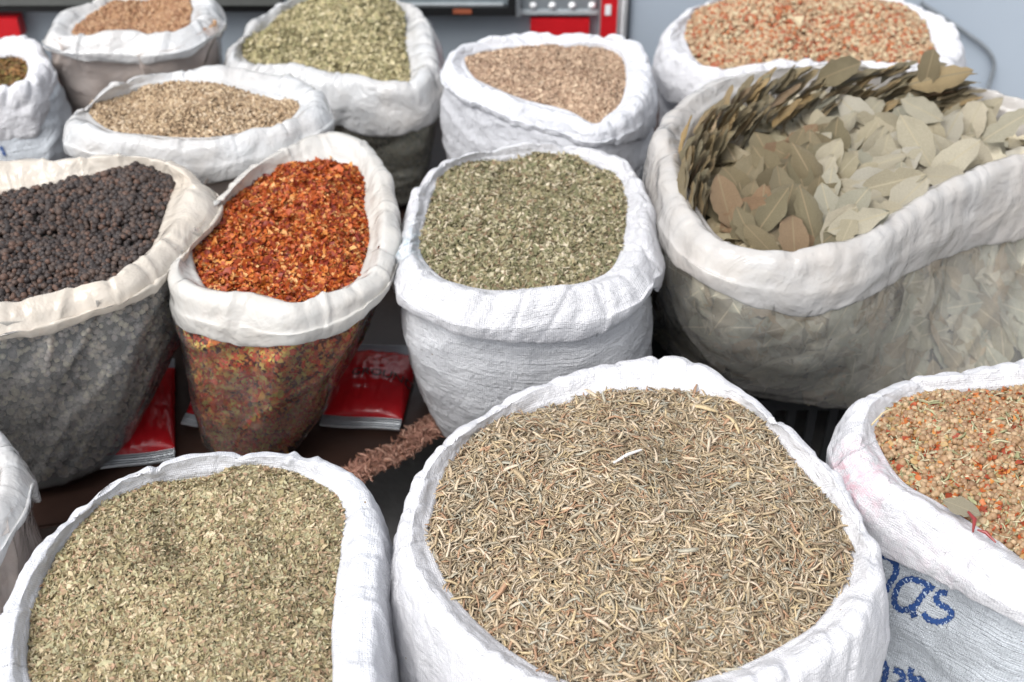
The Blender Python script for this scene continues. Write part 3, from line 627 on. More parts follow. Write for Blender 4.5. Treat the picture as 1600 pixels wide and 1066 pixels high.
contents('beige_seeds', 'small beige seeds in the shallow plastic bag', cumin, core_mat('cumin_dark', (.1,.07,.04), (.2,.15,.09)),
    [(m_cum, SEEDS, .0042, 18000, .4, .005, .25)], bumps=[(220,172,-.02,.035),(330,160,.014,.05),(150,180,.01,.03),(400,185,-.01,.04)], body=[(m_cum, SEEDS, .0045, 4000, .3, .007, .2)])
m_co2 = pieces('coriander_seeds', [(0.309,0.170,0.088),(0.351,0.210,0.113),(0.253,0.131,0.070),(0.392,0.248,0.146),(0.210,0.099,0.050)], .55)
contents('coriander_seeds', 'round tan coriander seeds in the rear left bag', coriander, core_mat('coriander_dark', (.14,.07,.04), (.26,.15,.08)),
    [(m_co2, LOWB, .0040, 10000, .4, .006, .15)], bumps=[(215,40,-.008,.04)], body=[(m_co2, LOWB, .0045, 5000, .3, .008, .15)])
m_ore = pieces('oregano_crumbs', [(0.400,0.356,0.193),(0.500,0.437,0.261),(0.312,0.287,0.151),(0.575,0.506,0.330),(0.250,0.230,0.124),(0.450,0.380,0.220)], .75, .25, .1)
contents('dried_oregano', 'yellowish green dried oregano piled in the rear plastic bag', oregano, core_mat('oregano_dark', (.08,.08,.035), (.2,.19,.09)),
    [(m_ore, FLK, .0036, 26000, .6, .007, .35)], bumps=[(560,40,.05,.06),(470,60,-.012,.03),(430,75,.02,.04),(530,20,.02,.05)], body=[(m_ore, FLK, .006, 7000, .4, .008, .3)])
m_pow = pieces('brown_powder_bits', [(0.456,0.323,0.226),(0.521,0.382,0.269),(0.391,0.266,0.183),(0.587,0.451,0.323),(0.304,0.197,0.129)], .8)
contents('brown_powder', 'pinkish brown coarse powder in the white rear sack', powder, core_mat('powder_core', (.30,.19,.14), (.42,.29,.22), 220),
    [(m_pow, FLK, .0020, 34000, .5, .003, .35)], bumps=[(930,100,-.012,.04),(790,110,.008,.04)])
m_pnk = pieces('pink_seed_mix', [(0.379,0.259,0.157),(0.324,0.205,0.121),(0.421,0.314,0.199),(0.351,0.126,0.050),(0.267,0.173,0.099),(0.407,0.283,0.170),(0.295,0.079,0.035),(0.450,0.369,0.241)], .6)
contents('pink_seed_mix', 'pinkish seeds and orange flakes in the sack behind the bay leaves', pinkmix, core_mat('pink_core', (.18,.08,.05), (.32,.17,.1)),
    [(m_pnk, LOWB, .0046, 14000, .4, .007, .2), (m_pnk, FLK, .006, 2500, .5, .008, .3)], bumps=[(1200,30,.02,.06),(1280,50,-.015,.04),(1350,40,.02,.06)])
m_frl = pieces('dark_brown_bits', [(.16,.08,.03),(.24,.12,.04),(.10,.06,.02),(.20,.16,.05)], .7)
contents('dark_brown_spice', 'dark brown spice in the sack cut off at the far left', farleft, core_mat('farleft_dark', (.03,.02,.01), (.08,.05,.03)),
    [(m_frl, FLK, .005, 5000, .5, .005, .3)])
contents('pale_pink_seeds', 'pinkish seeds seen through the bag at the left edge', frontleft, core_mat('frontleft_core', (.3,.2,.14), (.42,.3,.22)),
    [(m_cum, LOWB, .004, 500, .4, .004, .2)], body=[(m_pnk, LOWB, .0045, 6000, .3, .008, .2)])

# ------------------------------------------------------------------ bay leaves
def leaf_mat(name, c, vein):
    m, nt, out = mat(name); L = nt.links.new; tc = N(nt, 'ShaderNodeTexCoord'); oi = N(nt, 'ShaderNodeObjectInfo')
    at_ = N(nt, 'ShaderNodeAttribute', attribute_name='rnd')
    n = noise(nt, tc.outputs['Object'], 45, 5, .6); ad = N(nt, 'ShaderNodeMath', operation='ADD'); L(oi.outputs['Random'], ad.inputs[0]); L(at_.outputs['Fac'], ad.inputs[1])
    fr = N(nt, 'ShaderNodeMath', operation='FRACT'); L(ad.outputs[0], fr.inputs[0])
    cols = c; r = ramp(nt, [(i/(len(cols)-1), q) for i, q in enumerate(cols)], fr.outputs[0])
    rr = ramp(nt, [(.28, (.66, .63, .58)), (.72, (1.12, 1.10, 1.06))], n.outputs['Fac'])
    mx = N(nt, 'ShaderNodeMix', data_type='RGBA', blend_type='MULTIPLY'); mx.inputs['Factor'].default_value = 1
    L(r.outputs['Color'], mx.inputs['A']); L(rr.outputs['Color'], mx.inputs['B'])
    # midrib and side veins in leaf coordinates (uv.x along, uv.y across)
    sx = N(nt, 'ShaderNodeSeparateXYZ'); L(tc.outputs['UV'], sx.inputs[0])
    ab = N(nt, 'ShaderNodeMath', operation='ABSOLUTE'); L(sx.outputs['Y'], ab.inputs[0])
    lt = N(nt, 'ShaderNodeMath', operation='LESS_THAN'); L(ab.outputs[0], lt.inputs[0]); lt.inputs[1].default_value = .022
    v1 = N(nt, 'ShaderNodeMath', operation='MULTIPLY_ADD'); L(ab.outputs[0], v1.inputs[0]); v1.inputs[1].default_value = -1.1; L(sx.outputs['X'], v1.inputs[2])
    v2 = N(nt, 'ShaderNodeMath', operation='MULTIPLY'); L(v1.outputs[0], v2.inputs[0]); v2.inputs[1].default_value = 5.5
    v3 = N(nt, 'ShaderNodeMath', operation='FRACT'); L(v2.outputs[0], v3.inputs[0])
    v4 = N(nt, 'ShaderNodeMath', operation='LESS_THAN'); L(v3.outputs[0], v4.inputs[0]); v4.inputs[1].default_value = .08
    v5 = N(nt, 'ShaderNodeMath', operation='MULTIPLY'); L(v4.outputs[0], v5.inputs[0]); v5.inputs[1].default_value = .16
    mv = N(nt, 'ShaderNodeMath', operation='MAXIMUM'); L(lt.outputs[0], mv.inputs[0]); L(v5.outputs[0], mv.inputs[1])
    m2 = N(nt, 'ShaderNodeMix', data_type='RGBA'); L(mv.outputs[0], m2.inputs['Factor']); L(mx.outputs['Result'], m2.inputs['A']); m2.inputs['B'].default_value = (*vein, 1)
    p = N(nt, 'ShaderNodeBsdfPrincipled'); L(m2.outputs['Result'], p.inputs['Base Color']); p.inputs['Roughness'].default_value = .5
    n2 = noise(nt, tc.outputs['Object'], 70, 5); L(bump(nt, n2.outputs['Fac'], .0035).outputs['Normal'], p.inputs['Normal'])
    t = N(nt, 'ShaderNodeBsdfTranslucent'); L(m2.outputs['Result'], t.inputs['Color'])
    ms = N(nt, 'ShaderNodeMixShader'); ms.inputs[0].default_value = .1; L(p.outputs[0], ms.inputs[1]); L(t.outputs[0], ms.inputs[2]); L(ms.outputs[0], out.inputs[0])
    return m
olive = leaf_mat('olive_brown_leaf', [(0.203,0.169,0.101),(0.270,0.223,0.135),(0.230,0.203,0.128),(0.311,0.257,0.162),(0.257,0.236,0.162),(0.338,0.223,0.135)], (.32,.25,.15))
dark = leaf_mat('dark_olive_leaf', [(0.276,0.231,0.143),(0.368,0.297,0.187),(0.460,0.330,0.165),(0.310,0.286,0.198),(0.529,0.374,0.176)], (.26,.22,.14))
pale = leaf_mat('pale_grey_green_leaf', [(.40,.365,.27),(.56,.51,.39),(.40,.40,.33),(.64,.59,.47),(.47,.42,.29),(.60,.58,.51)], (.52,.46,.32))
leaf_mesh = {}
def leaf_data(kind, i):
    k = (kind, i)
    if k not in leaf_mesh:
        v, f = LEAVES[i % len(LEAVES)]; mb = MB(); uv = v[:, :2].copy()
        mb.add(v*1.0, f, 0, 0., True, uv); o = mb.build('bay_leaf', {'olive': olive, 'dark': dark, 'pale': pale}[kind])
        leaf_mesh[k] = o.data; D.objects.remove(o)
    return leaf_mesh[k]
from mathutils import Matrix
def put_leaf(kind, pos, nrm, long_, size, label, group=None):
    nrm = np.asarray(nrm, float); nrm /= np.linalg.norm(nrm)
    t = np.asarray(long_, float); t = t-(t@nrm)*nrm; t /= np.linalg.norm(t); b = np.cross(nrm, t)
    o = D.objects.new('bay_leaf', leaf_data(kind, random.randrange(12))); COL.objects.link(o)
    M = Matrix(((t[0], b[0], nrm[0], pos[0]), (t[1], b[1], nrm[1], pos[1]), (t[2], b[2], nrm[2], pos[2]), (0, 0, 0, 1)))
    o.matrix_world = M @ Matrix.Scale(size, 4)
    tag(o, label, 'leaf', group); return o
def imgdir(ax, ay): return RT*ax-UPV*ay
bayz = bay.ctr[2]
def bay_height(x, y):
    """real shape of the heap: a bank along the back and left wall, a hollow before it"""
    q = proj(np.array([x, y, bayz])); px, py = q
    return 0
# fill below the counted leaves, and leaves pressed against the film
mb = MB(); bay.core(mb, 0, (), True, .03)
p, nr = bay.heap_pts(420, (), .01, .96); kp = p[:, 0] > at(1270, 300, bayz)[0]; p = p-np.array([0, 0, .024])
scatter(mb, p[~kp], nr[~kp], LEAVES, .040, .22, 1, .15); scatter(mb, p[kp], nr[kp], LEAVES, .040, .22, 2, .15)
pb, nb_ = bay.body_pts(900, .024, 0, .90); k3 = RNG.uniform(0, 1, len(pb)) < .55
scatter(mb, pb[k3], nb_[k3], FLATL, .045, .06, 4, .15); scatter(mb, pb[~k3], nb_[~k3], FLATL, .043, .06, 3, .15)
o = mb.build('bay_leaves', [core_mat('bay_dark', (.05,.045,.03), (.12,.11,.07), 40), olive, pale, leaf_mat('tan_olive_lit_leaf', [(.30,.27,.18),(.50,.40,.26),(.26,.25,.18),(.62,.48,.32),(.36,.34,.23)], (.6,.5,.33)), leaf_mat('pressed_pale_lit_leaf', [(.42,.42,.31),(.74,.69,.54),(.44,.46,.36),(.78,.72,.58),(.40,.39,.29),(.6,.6,.48)], (.75,.68,.5))], None, bay.root.location)  # last two leaf tones are brightened, standing in for light inside the bag
tag(o, 'bay leaves pressed against the clear film and deep in the big bag', 'leaves', kind='stuff')
G1 = 'bay leaves stacked on edge along the back of the bag'; G2 = 'olive brown bay leaves in the near left of the bag'; G3 = 'pale grey green bay leaves in the right of the bag'
# bank of leaves on edge
arcpts = [(1078,312),(1068,262),(1078,206),(1110,164),(1160,134),(1232,118),(1312,110),(1390,106),(1455,108),(1512,124)]
A = np.array(arcpts, float)
for i in range(185):
    t = (i+random.random()*.8)/185*(len(A)-1.001); k = int(t); f = t-k; c = A[k]*(1-f)+A[k+1]*f
    row = random.random(); px, py = c[0]+row*30*(1 if t < 6 else .4)+random.uniform(-6, 6), c[1]+row*(64 if t > 1.5 else 20)+random.uniform(-5, 5)
    z = .605+.03*(1-row)+.014*min(1, t/4)-.012*row
    pos = at(px, py, z); ang = R(np.interp(t, [0, 2, 4, 6, 8, 9], [82, 62, 48, 28, 14, 8])+random.uniform(-9, 9))
    Ld = imgdir(math.cos(ang), -math.sin(ang))+FW*random.uniform(-.25, .25)
    Vd = ray(px, py); nrm = np.cross(Ld, Vd); nrm = nrm/np.linalg.norm(nrm)-Vd*random.uniform(.05, .7)
    put_leaf('dark' if random.random() < .6 else 'olive', pos, nrm, Ld, random.uniform(.027, .037), 'dark olive bay leaf standing on edge in the stack at the back of the bag', G1)
def inside(px, py):
    return True
def face_leaf(kind, px, py, z, ang, size, label, group, tilt=.22, face=.6):
    if group: z += .016
    pos = at(px, py, z); V = -ray(px, py); nrm = V*face+np.array([0, 0, 1.])*(1-face)+np.array([random.gauss(0, tilt), random.gauss(0, tilt), 0])*.6
    return put_leaf(kind, pos, nrm, imgdir(math.cos(ang), -math.sin(ang)), size, label, group)
for i in range(90):
    a = random.random(); b = random.random(); px = 1095+a*215; py = 215+b*165
    if py > 300+ (px-1085)*.9: continue
    if py < 330-(px-1085)*.85: continue
    face_leaf('olive', px, py, .592-.018*b+random.uniform(-.006, .012), R(random.choice([60, 95, 120, 40, 75])+random.gauss(0, 18)), random.uniform(.036, .048), 'olive brown bay leaf lying face up in the near left of the bag', G2)
for i in range(125):
    px = random.uniform(1265, 1600); py = random.uniform(165, 385)
    lim = 385 if px < 1340 else 385-(px-1340)*.62
    if py > lim-16 or py < 150+max(0, px-1500)*.25: continue
    face_leaf('pale', px, py, .588+random.uniform(-.012, .014), R(random.gauss(70, 50)), random.uniform(.034, .046), 'pale grey green bay leaf lying in the right half of the bag', G3)
for (k, px, py, z, a, s_, lb) in [
    ('pale', 1432, 222, .625, -60, .050, 'largest pale bay leaf, broad and lying across the heap'),
    ('pale', 1440, 172, .632, 150, .038, 'whitish rounded bay leaf just above the largest pale one'),
    ('pale', 1490, 250, .620, 35, .052, 'long yellowish pale bay leaf beside the right front of the rim'),
    ('olive', 1262, 265, .615, 118, .050, 'largest olive brown bay leaf standing upright with a clear midrib'),
    ('olive', 1205, 332, .610, 55, .045, 'broad olive brown bay leaf near the front rim with forked veins'),
    ('olive', 1262, 335, .612, 105, .046, 'pointed olive bay leaf at the front between brown and pale leaves'),
    ('olive', 1452, 105, .665, 75, .034, 'upright brown bay leaf sticking up above the back rim'),
    ('dark', 1470, 120, .655, 8, .052, 'long dark olive bay leaf lying flat over the back rim at the right'),
    ('olive', 1310, 112, .655, 20, .040, 'olive bay leaf tip rising over the middle of the back rim'),
    ('pale', 1575, 195, .635, 30, .045, 'grey green bay leaf tucked inside the rim at the right edge of the photo'),
    ('pale', 1340, 347, .612, 15, .045, 'pale bay leaf lying along the front rim in the middle'),
    ('pale', 1395, 285, .612, 12, .050, 'long grey green bay leaf lying crosswise in the pale half')]:
    face_leaf(k, px, py, z+.010, R(a), s_, lb, None, .1, .8)

# ------------------------------------------------------------------ odd things lying in the heaps
def thing1(mb, name, m, label, cat, org): return tag(mb.build(name, m, None, org), label, cat)
sheenw = simple('pale_twig', (.62, .60, .58), .6)
a = at(958, 724, .585); b = at(1002, 703, .586)
thing1(MB().tube([a, a*.5+b*.5+[0, 0, .003], b], [.0018, .0022, .0014], 6), 'twig', sheenw, 'straight whitish twig lying on the rosemary', 'twig', a)
wirem = simple('dark_wire', (.03, .03, .035), .3, .6)
pts = [at(92+14*math.cos(t), 372-22*math.sin(t), .583+.004*math.sin(t)) for t in np.linspace(.5, 3.4, 14)]
thing1(MB().tube(pts, .0012, 6), 'wire_loop', wirem, 'thin dark wire loop sticking out of the peppercorns', 'wire', pts[0])
o = face_leaf('pale', 1503, 793, .562, R(-35), .023, 'broken pale leaf lying on the seed mix by the front rim', None, .05, .3)
o.name = 'leaf_fragment'
redp = simple('dried_red_pepper', (.20, .022, .02), .35, coat=.3)
p0 = at(1513, 800, .565); p1 = at(1520, 832, .562)
thing1(MB().tube([p0, (p0+p1)/2+[.004, 0, .004], p1], [.0015, .0028, .001], 8), 'pepper_piece', redp, 'crimson dried pepper piece upright against the rim of the seed mix', 'pepper', p0)
p0 = at(1527, 828, .563); p1 = at(1556, 848, .561)
thing1(MB().tube([p0, (p0+p1)/2+[.0, .004, .002], p1], [.001, .0024, .001], 8), 'pepper_piece', redp, 'flat red pepper sliver lying just below the crimson one', 'pepper', p0)
strawm = simple('straw', (.62, .5, .3), .6)
p0 = at(1362, 664, .575); p1 = at(1392, 640, .56)
thing1(MB().tube([p0, (p0+p1)/2+[0, 0, .006], p1], .0012, 5), 'straw', strawm, 'thin curved straw leaning on the left rim of the seed mix', 'straw', p0)
# dried pepper scrap on pepper bag rim
o = face_leaf('pale', 236, 276, .605, R(-40), .010, 'tiny dry leaf scrap at the back edge of the peppercorns', None, .05, .5); o.name = 'leaf_scrap'
# scoops half buried
clearm, nt, out = mat('smoky_plastic'); g = N(nt, 'ShaderNodeBsdfPrincipled'); g.inputs['Base Color'].default_value = (.35, .38, .40, 1); g.inputs['Roughness'].default_value = .15
g.inputs['Alpha'].default_value = .35; nt.links.new(g.outputs[0], out.inputs[0])
ivory = simple('ivory_plastic', (.62, .55, .45), .4)
def half_cup(name, c, r, L, m, label, yaw, cat):
    cs, sn = math.cos(yaw), math.sin(yaw)
    def T(P): P = np.asarray(P, float); return np.stack([P[..., 0]*cs-P[..., 1]*sn, P[..., 0]*sn+P[..., 1]*cs, P[..., 2]], -1)+c
    th = np.linspace(0, 2*math.pi, 40, endpoint=False); mb = MB(); xs = np.linspace(0, L, 9); ro = r*(1-.25*(xs/L)**3)
    prof = [(x, q) for x, q in zip(xs, ro)]+[(L*1.04, r*.5), (L*1.05, r*.02), (L*.99, r*.02), (L*.98, r*.45)]+[(x, q-.002) for x, q in zip(xs[::-1], ro[::-1])]+[(0, r)]
    P = np.stack([np.stack([np.full(40, x), q*np.cos(th), q*np.sin(th)], 1) for x, q in prof]); mb.grid(T(P), closed_u=True)
    return tag(mb.build(name, m, None, c), label, cat)
half_cup('cup', at(222, 48, .540), .030, .06, clearm, 'smoky clear cup half buried in the coriander seeds', R(200), 'cup')
half_cup('cup', at(845, 152, .540), .026, .05, ivory, 'ivory cup with only its lip showing in the brown powder', R(70), 'cup')

# ------------------------------------------------------------------ table, cloth edge, crates, packets
tbl = simple('dark_table_board', (.030, .016, .012), .35, spec=.4, var=.3, nscale=12, bumpd=.001, bscale=30)
legm = simple('table_leg_metal', (.03, .03, .03), .5, .3)
e0 = at(548, 742, .25); e1 = at(690, 655, .25); yl = e0[1]
root = empty('display_table', (0., 2.2, 0.)); tag(root, 'low dark brown table board carrying the plastic spice bags', 'table')
P = [(-1.5, 1.26), (-.75, 1.28), (e0[0], e0[1]), (e1[0], e1[1]), (.05, 1.60), (1.5, 1.60), (1.5, 2.1), (.98, 2.25), (.98, 2.72), (-1.5, 2.72)]
bm = bmesh.new(); vs = [bm.verts.new((x, y-2.2, .25)) for x, y in P]; f = bm.faces.new(vs)
ex = bmesh.ops.extrude_face_region(bm, geom=[f])
for v in ex['geom']:
    if isinstance(v, bmesh.types.BMVert): v.co.z -= .03
bmesh.ops.recalc_face_normals(bm, faces=bm.faces); bmesh.ops.bevel(bm, geom=list(bm.edges), offset=.003, segments=2, affect='EDGES')
me = D.meshes.new('table_top'); bm.to_mesh(me); bm.free(); me.materials.append(tbl); to = D.objects.new('table_top', me); COL.objects.link(to); to.parent = root
for x in (-1.4, .93):
    for y in (1.70, 2.62): MB().box((x-.02, y-.02, 0), (x+.02, y+.02, .222)).build('leg', legm, root)
# fuzzy cloth edge
terry = pieces('terry_pile', [(0.367,0.197,0.148),(0.427,0.244,0.185),(0.306,0.159,0.120),(0.464,0.281,0.213),(0.255,0.131,0.092)], .95, .1)
q = np.linspace(-1.0, 1.6, 60)[:, None]; line = e0+(e1-e0)*q+np.array([0, -.005, -.002]); line[:, 2] += .004*np.sin(q[:, 0]*9)
mb = MB(); mb.tube(line, .006+.002*np.sin(np.linspace(0, 20, 60)), 12)
n = 9000; t = RNG.uniform(0, 59, n); i = np.floor(t).astype(int).clip(0, 58); c = line[i]+(line[i+1]-line[i])*(t-i)[:, None]
ax = (e1-e0)/np.linalg.norm(e1-e0); an = RNG.uniform(0, 2*math.pi, n); u1 = np.array([0, 0, 1.]); u2 = np.cross(ax, u1)
nr = u1*np.cos(an)[:, None]+u2*np.sin(an)[:, None]; scatter(mb, c+nr*RNG.uniform(.003, .014, n)[:, None]*np.array([1.7, 1.7, .5]), nr, [sh_needle(80+k, .22, .5) for k in range(5)], .0046, .7, 0, .4, direction=nr)
thing1(mb, 'terry_cloth', terry, 'fuzzy brown terry cloth edge along the dark table corner', 'cloth', line[30])
# mat under: black crates
blk = simple('black_crate_plastic', (.012, .013, .015), .35, spec=.5)
def crate(cx, cy, z0, sx, sy, h, label):
    root = empty('plastic_crate', (cx, cy, z0)); tag(root, label, 'crate', 'black slotted crates under the sacks')
    x0, x1, y0, y1 = cx-sx/2, cx+sx/2, cy-sy/2, cy+sy/2; th = .008
    MB().box((x0, y0, z0+h-.022), (x1, y1, z0+h)).build('lid', blk, root)
    for nm, (ya, yb) in (('wall', (y0, y0+th)), ('wall', (y1-th, y1))):
        mb = MB(); mb.box((x0, ya, z0), (x1, yb, z0+.03)); mb.box((x0-.004, ya-.004, z0+h-.045), (x1+.004, yb+.004, z0+h-.024))
        k = int(sx/.034)
        for i in range(k+1):
            x = x0+(sx-.014)*i/k; mb.box((x, ya, z0+.0305), (x+.014, yb, z0+h-.0455))
        mb.build(nm, blk, root)
    for (xa, xb) in ((x0, x0+th), (x1-th, x1)):
        MB().box((xa, y0+th+.001, z0), (xb, y1-th-.001, z0+h-.0225)).build('side_wall', blk, root)
crate(.32, 1.80, .0, .70, .50, .298, 'black slotted plastic crate under the bay leaf bag')
grey_in = simple('crate_filling', (.10, .11, .12), .6)

def pouch(c0, c1, length, label, seed, z=.252, hgt=.03, text=None):
    """sealed pillow pouch: front seal runs from pixel c0 to c1, body runs back from it"""
    a = at(*c0, z); b = at(*c1, z); wdt = np.linalg.norm(b-a); ux = (b-a)/wdt; uy = np.array([-ux[1], ux[0], 0]); root = empty('spice_packet', tuple((a+b)/2)); tag(root, label, 'packet', 'red spice packets lying on the table')
    nu, nv = 50, 60; U, Vv = np.meshgrid(np.linspace(0, 1, nu), np.linspace(0, 1, nv)); seal = .024
    for sgn in ((1,)):
        prof = (np.clip(np.sin(math.pi*U), 0, 1)**.45)*(np.clip(np.sin(math.pi*Vv), 0, 1)**.4)
        H = hgt*prof+.0025*fbm(U*7+seed, Vv*9, seed)*prof+.002*ridge(U*9+seed, Vv*3+U*3, 2.)*prof
        mb = MB(); Pt = a+ux*(U*wdt)[..., None]+uy*(seal+Vv*length)[..., None]; T_ = Pt.copy(); T_[..., 2] = z+.006+H; B_ = Pt.copy(); B_[..., 2] = z+.002-.0*H
        mb.grid(T_); mb.grid(B_, flip=True)
        for e_ in (0, -1):
            mb.grid(np.stack([T_[:, e_], B_[:, e_]], 0)); mb.grid(np.stack([T_[e_], B_[e_]], 0))
        po = mb.build('pouch', redfoil, root)
    for y0_ in (0, seal+length):
        ys = np.linspace(0, seal, 40); zz = .0030*np.sin(ys/seal*math.pi*2*4.5)
        S = a+ux*(np.linspace(0, 1, 30)[None, :]*wdt)[..., None]+uy*(y0_+ys)[:, None, None]; S[..., 2] = z+.006+zz[:, None]+.002*np.sin(np.linspace(0, 5, 30)+seed)[None]
        S2 = S.copy(); S2[..., 2] -= .0015; mb = MB(); mb.grid(S); mb.grid(S2, flip=True); mb.build('crimped_seal', silver, root)
    if text:
        cu = D.curves.new('lettering', 'FONT'); cu.body = text; cu.size = .024; cu.extrude = .0003; cu.align_x = 'CENTER'; cu.resolution_u = 2
        to = D.objects.new('lettering', cu); dg = bpy.context.evaluated_depsgraph_get(); COL.objects.link(to); bpy.context.view_layer.update()
        me = D.meshes.new_from_object(to.evaluated_get(bpy.context.evaluated_depsgraph_get())); D.objects.remove(to)
        o = D.objects.new('lettering', me); COL.objects.link(o); me.materials.clear(); me.materials.append(inkblk); o.parent = root
        # lay the letters on the curved pouch
        c = np.array(root.location)
        for v in me.vertices:
            q = a+ux*(wdt*.66+v.co.x)+uy*(seal+length*.42+v.co.y); uu, vv = (wdt*.66+v.co.x)/wdt, (length*.42+v.co.y)/length
            hh = hgt*(max(0, math.sin(math.pi*min(1, max(0, uu))))**.45)*(max(0, math.sin(math.pi*min(1, max(0, vv))))**.4); v.co = Vector((q[0]-c[0], q[1]-c[1], z+.011+hh+v.co.z-c[2]))
redfoil = simple('red_printed_foil', (.50, .012, .018), .22, coat=.5, var=.1, bumpd=.002, bscale=35)
silver = simple('silver_foil', (.42, .44, .46), .30, .9, bumpd=.001)
inkblk = simple('black_ink', (.02, .01, .01), .5)
pouch((158, 738), (274, 722), .20, 'red foil packet between the peppercorn bag and the chili bag', 1.3)
pouch((284, 668), (335, 672), .13, 'small red packet corner showing behind the left of the chili bag', 2.1)
pouch((500, 668), (624, 678), .16, 'red foil packet with black letters between the chili bag and the middle sack', 3.7, text='GROUND')

# ------------------------------------------------------------------ blue writing on the printed sack
def ink_mat():
    m, nt, out = mat('blue_marker_ink'); L = nt.links.new; tc = N(nt, 'ShaderNodeTexCoord')
    n = noise(nt, tc.outputs['Object'], 260, 2, .6); r = ramp(nt, [(.36, (.42, .5, .6)), (.40, (.008, .035, .14)), (.7, (.012, .06, .21))], n.outputs['Fac'])
    p = N(nt, 'ShaderNodeBsdfPrincipled'); L(r.outputs['Color'], p.inputs['Base Color']); p.inputs['Roughness'].default_value = .7; L(p.outputs[0], out.inputs[0]); return m
ink = ink_mat()
def body_tree(s):
    P = s.bodyP; nv, nu = P.shape[:2]; V = [Vector(p) for p in P.reshape(-1, 3)]
    F = [(i*nu+j, i*nu+(j+1) % nu, (i+1)*nu+(j+1) % nu, (i+1)*nu+j) for i in range(nv-1) for j in range(nu)]
    return BVHTree.FromPolygons(V, F)
def writing(s, strokes, w, name='lettering'):
    bt = body_tree(s); mb = MB()
    for st in strokes:
        st = np.array(st, float); k = len(st); t = np.linspace(0, k-1, (k-1)*8+1); c = cr_open(st, t)
        T = np.gradient(c, axis=0); T /= np.linalg.norm(T, axis=1)[:, None]+1e-9; nn = np.stack([-T[:, 1], T[:, 0]], 1)
        rows = []
        for off in (-1, -.5, 0, .5, 1):
            row = []
            for i in range(len(c)):
                ww = w*(1+.18*math.sin(i*1.7)+.1*random.uniform(-1, 1)); p = c[i]+nn[i]*off*ww/2
                hit = bt.ray_cast(Vector(CAM), Vector(ray(p[0], p[1])))
                if hit[0] is None: row.append(row[-1] if row else np.array([0, 0, -1.])); continue
                row.append(np.array(hit[0])-ray(p[0], p[1])*.0022)
            rows.append(row)
        A_ = np.array(rows)
        good = (A_[..., 2] >= 0).all(0); print('WRITE', good.sum(), len(good))
        A_ = A_[:, good]
        if A_.shape[1] < 3: continue
        mb.grid(A_)
    if mb.v: mb.build(name, ink, s.root)
for letter_strokes in ([[(1374,868),(1390,872),(1400,884),(1399,897),(1390,912),(1384,925)]],
    [[(1459,921),(1443,911),(1424,905),(1408,911),(1400,925),(1397,939),(1403,951),(1416,953),(1430,946)], [(1453,916),(1441,931),(1433,943),(1426,954),(1429,965)]],
    [[(1480,928),(1470,926),(1463,934),(1468,944),(1481,951),(1487,960),(1479,969),(1465,972),(1451,968),(1442,958)]],
    [[(1376,1030),(1384,1044),(1382,1060),(1376,1080)]], [[(1396,1047),(1407,1051),(1411,1062),(1403,1070),(1393,1072)]],
    [[(1425,1044),(1422,1053),(1426,1066),(1424,1080)], [(1426,1064),(1436,1061),(1443,1068),(1445,1080)]]):
    writing(spicemix, letter_strokes, 9.5, 'letter')
writing(spicemix, [[(1296,716),(1303,719),(1310,717)]], 5, 'ink_mark')
writing(farleft, [[(1,229),(4,236),(8,243)]], 5, 'ink_mark')

# ------------------------------------------------------------------ background
BY = 2.82
ground = MB(); ground.grid(np.array([[[-60, -40, 0.], [60, -40, 0]], [[-60, 90, 0], [60, 90, 0]]]))
gm = simple('concrete_floor', (.33, .32, .31), .8, var=.3, nscale=3, bumpd=.003, bscale=40)
tag(ground.build('ground', gm), kind='structure')
def bpt(px, py, y=BY): return at_y(px, py, y)
bluewall = simple('grey_blue_painted_metal', (.37, .425, .49), .45, spec=.4, var=.05, nscale=2)
wx0 = bpt(985, 0)[0]
wl = MB().box((wx0, BY, 0.001), (3.2, BY+.06, 1.6)).build('metal_wall', bluewall, None, (wx0, BY, 0)); tag(wl, 'plain grey blue painted metal wall behind the right hand sacks', 'wall')
cabm = simple('grey_cabinet_paint', (.30, .34, .38), .4, .0, var=.08, nscale=4); stripm = simple('pale_trim', (.50, .54, .56), .35, .3)
darkm = simple('black_frame', (.012, .013, .014), .35); redm = simple('red_enamel', (.50, .010, .016), .35, var=.06); whm = simple('white_trim', (.75, .76, .77), .4)
glassm = simple('dull_screen_glass', (.16, .19, .21), .12, spec=.6); orangem = simple('faded_orange_badge', (.28, .08, .04), .5)
root = empty('metal_cabinet', (0., BY, 0.)); tag(root, 'grey metal cabinet with riveted panel and red trim behind the sacks', 'cabinet')
MB().box((-2.6, BY+.02, .001), (wx0-.07, BY+.5, 1.1)).build('body', cabm, root)
def bbox(name, x0, y0, x1, y1, m, y, th=.012, parent=root, bev=0):
    a = at_y(x0, y1, y); b = at_y(x1, y0, y); return MB().box((a[0], y, a[2]), (b[0], y+th, b[2])).build(name, m, parent)
bbox('riveted_panel', 815, -30, 934, 16, simple('brushed_panel', (.26, .29, .31), .35, .3), BY-.001, .018)
bbox('trim_strip', 806, 17, 934, 23, stripm, BY-.006, .02)
bbox('trim_strip', 806, -30, 813, 27, stripm, BY-.014, .012)
bbox('red_plate', 829, 31, 921, 60, redm, BY-.004, .02)
for x in (833, 863, 894, 925):
    c = at_y(x, 9, BY-.003); P = []
    for r_, d_ in ((.0085, 0), (.007, .004), (.001, .006)):
        P.append([[c[0]+r_*math.cos(t), c[1]-d_, c[2]+r_*math.sin(t)] for t in np.linspace(0, 2*math.pi, 14, endpoint=False)])
    MB().grid(np.array(P), closed_u=True).build('rivet', whm, root)
bbox('red_post', 936, -60, 969, 110, redm, BY-.03, .04); bbox('sticker', 945, 8, 955, 24, whm, BY-.0325, .002)
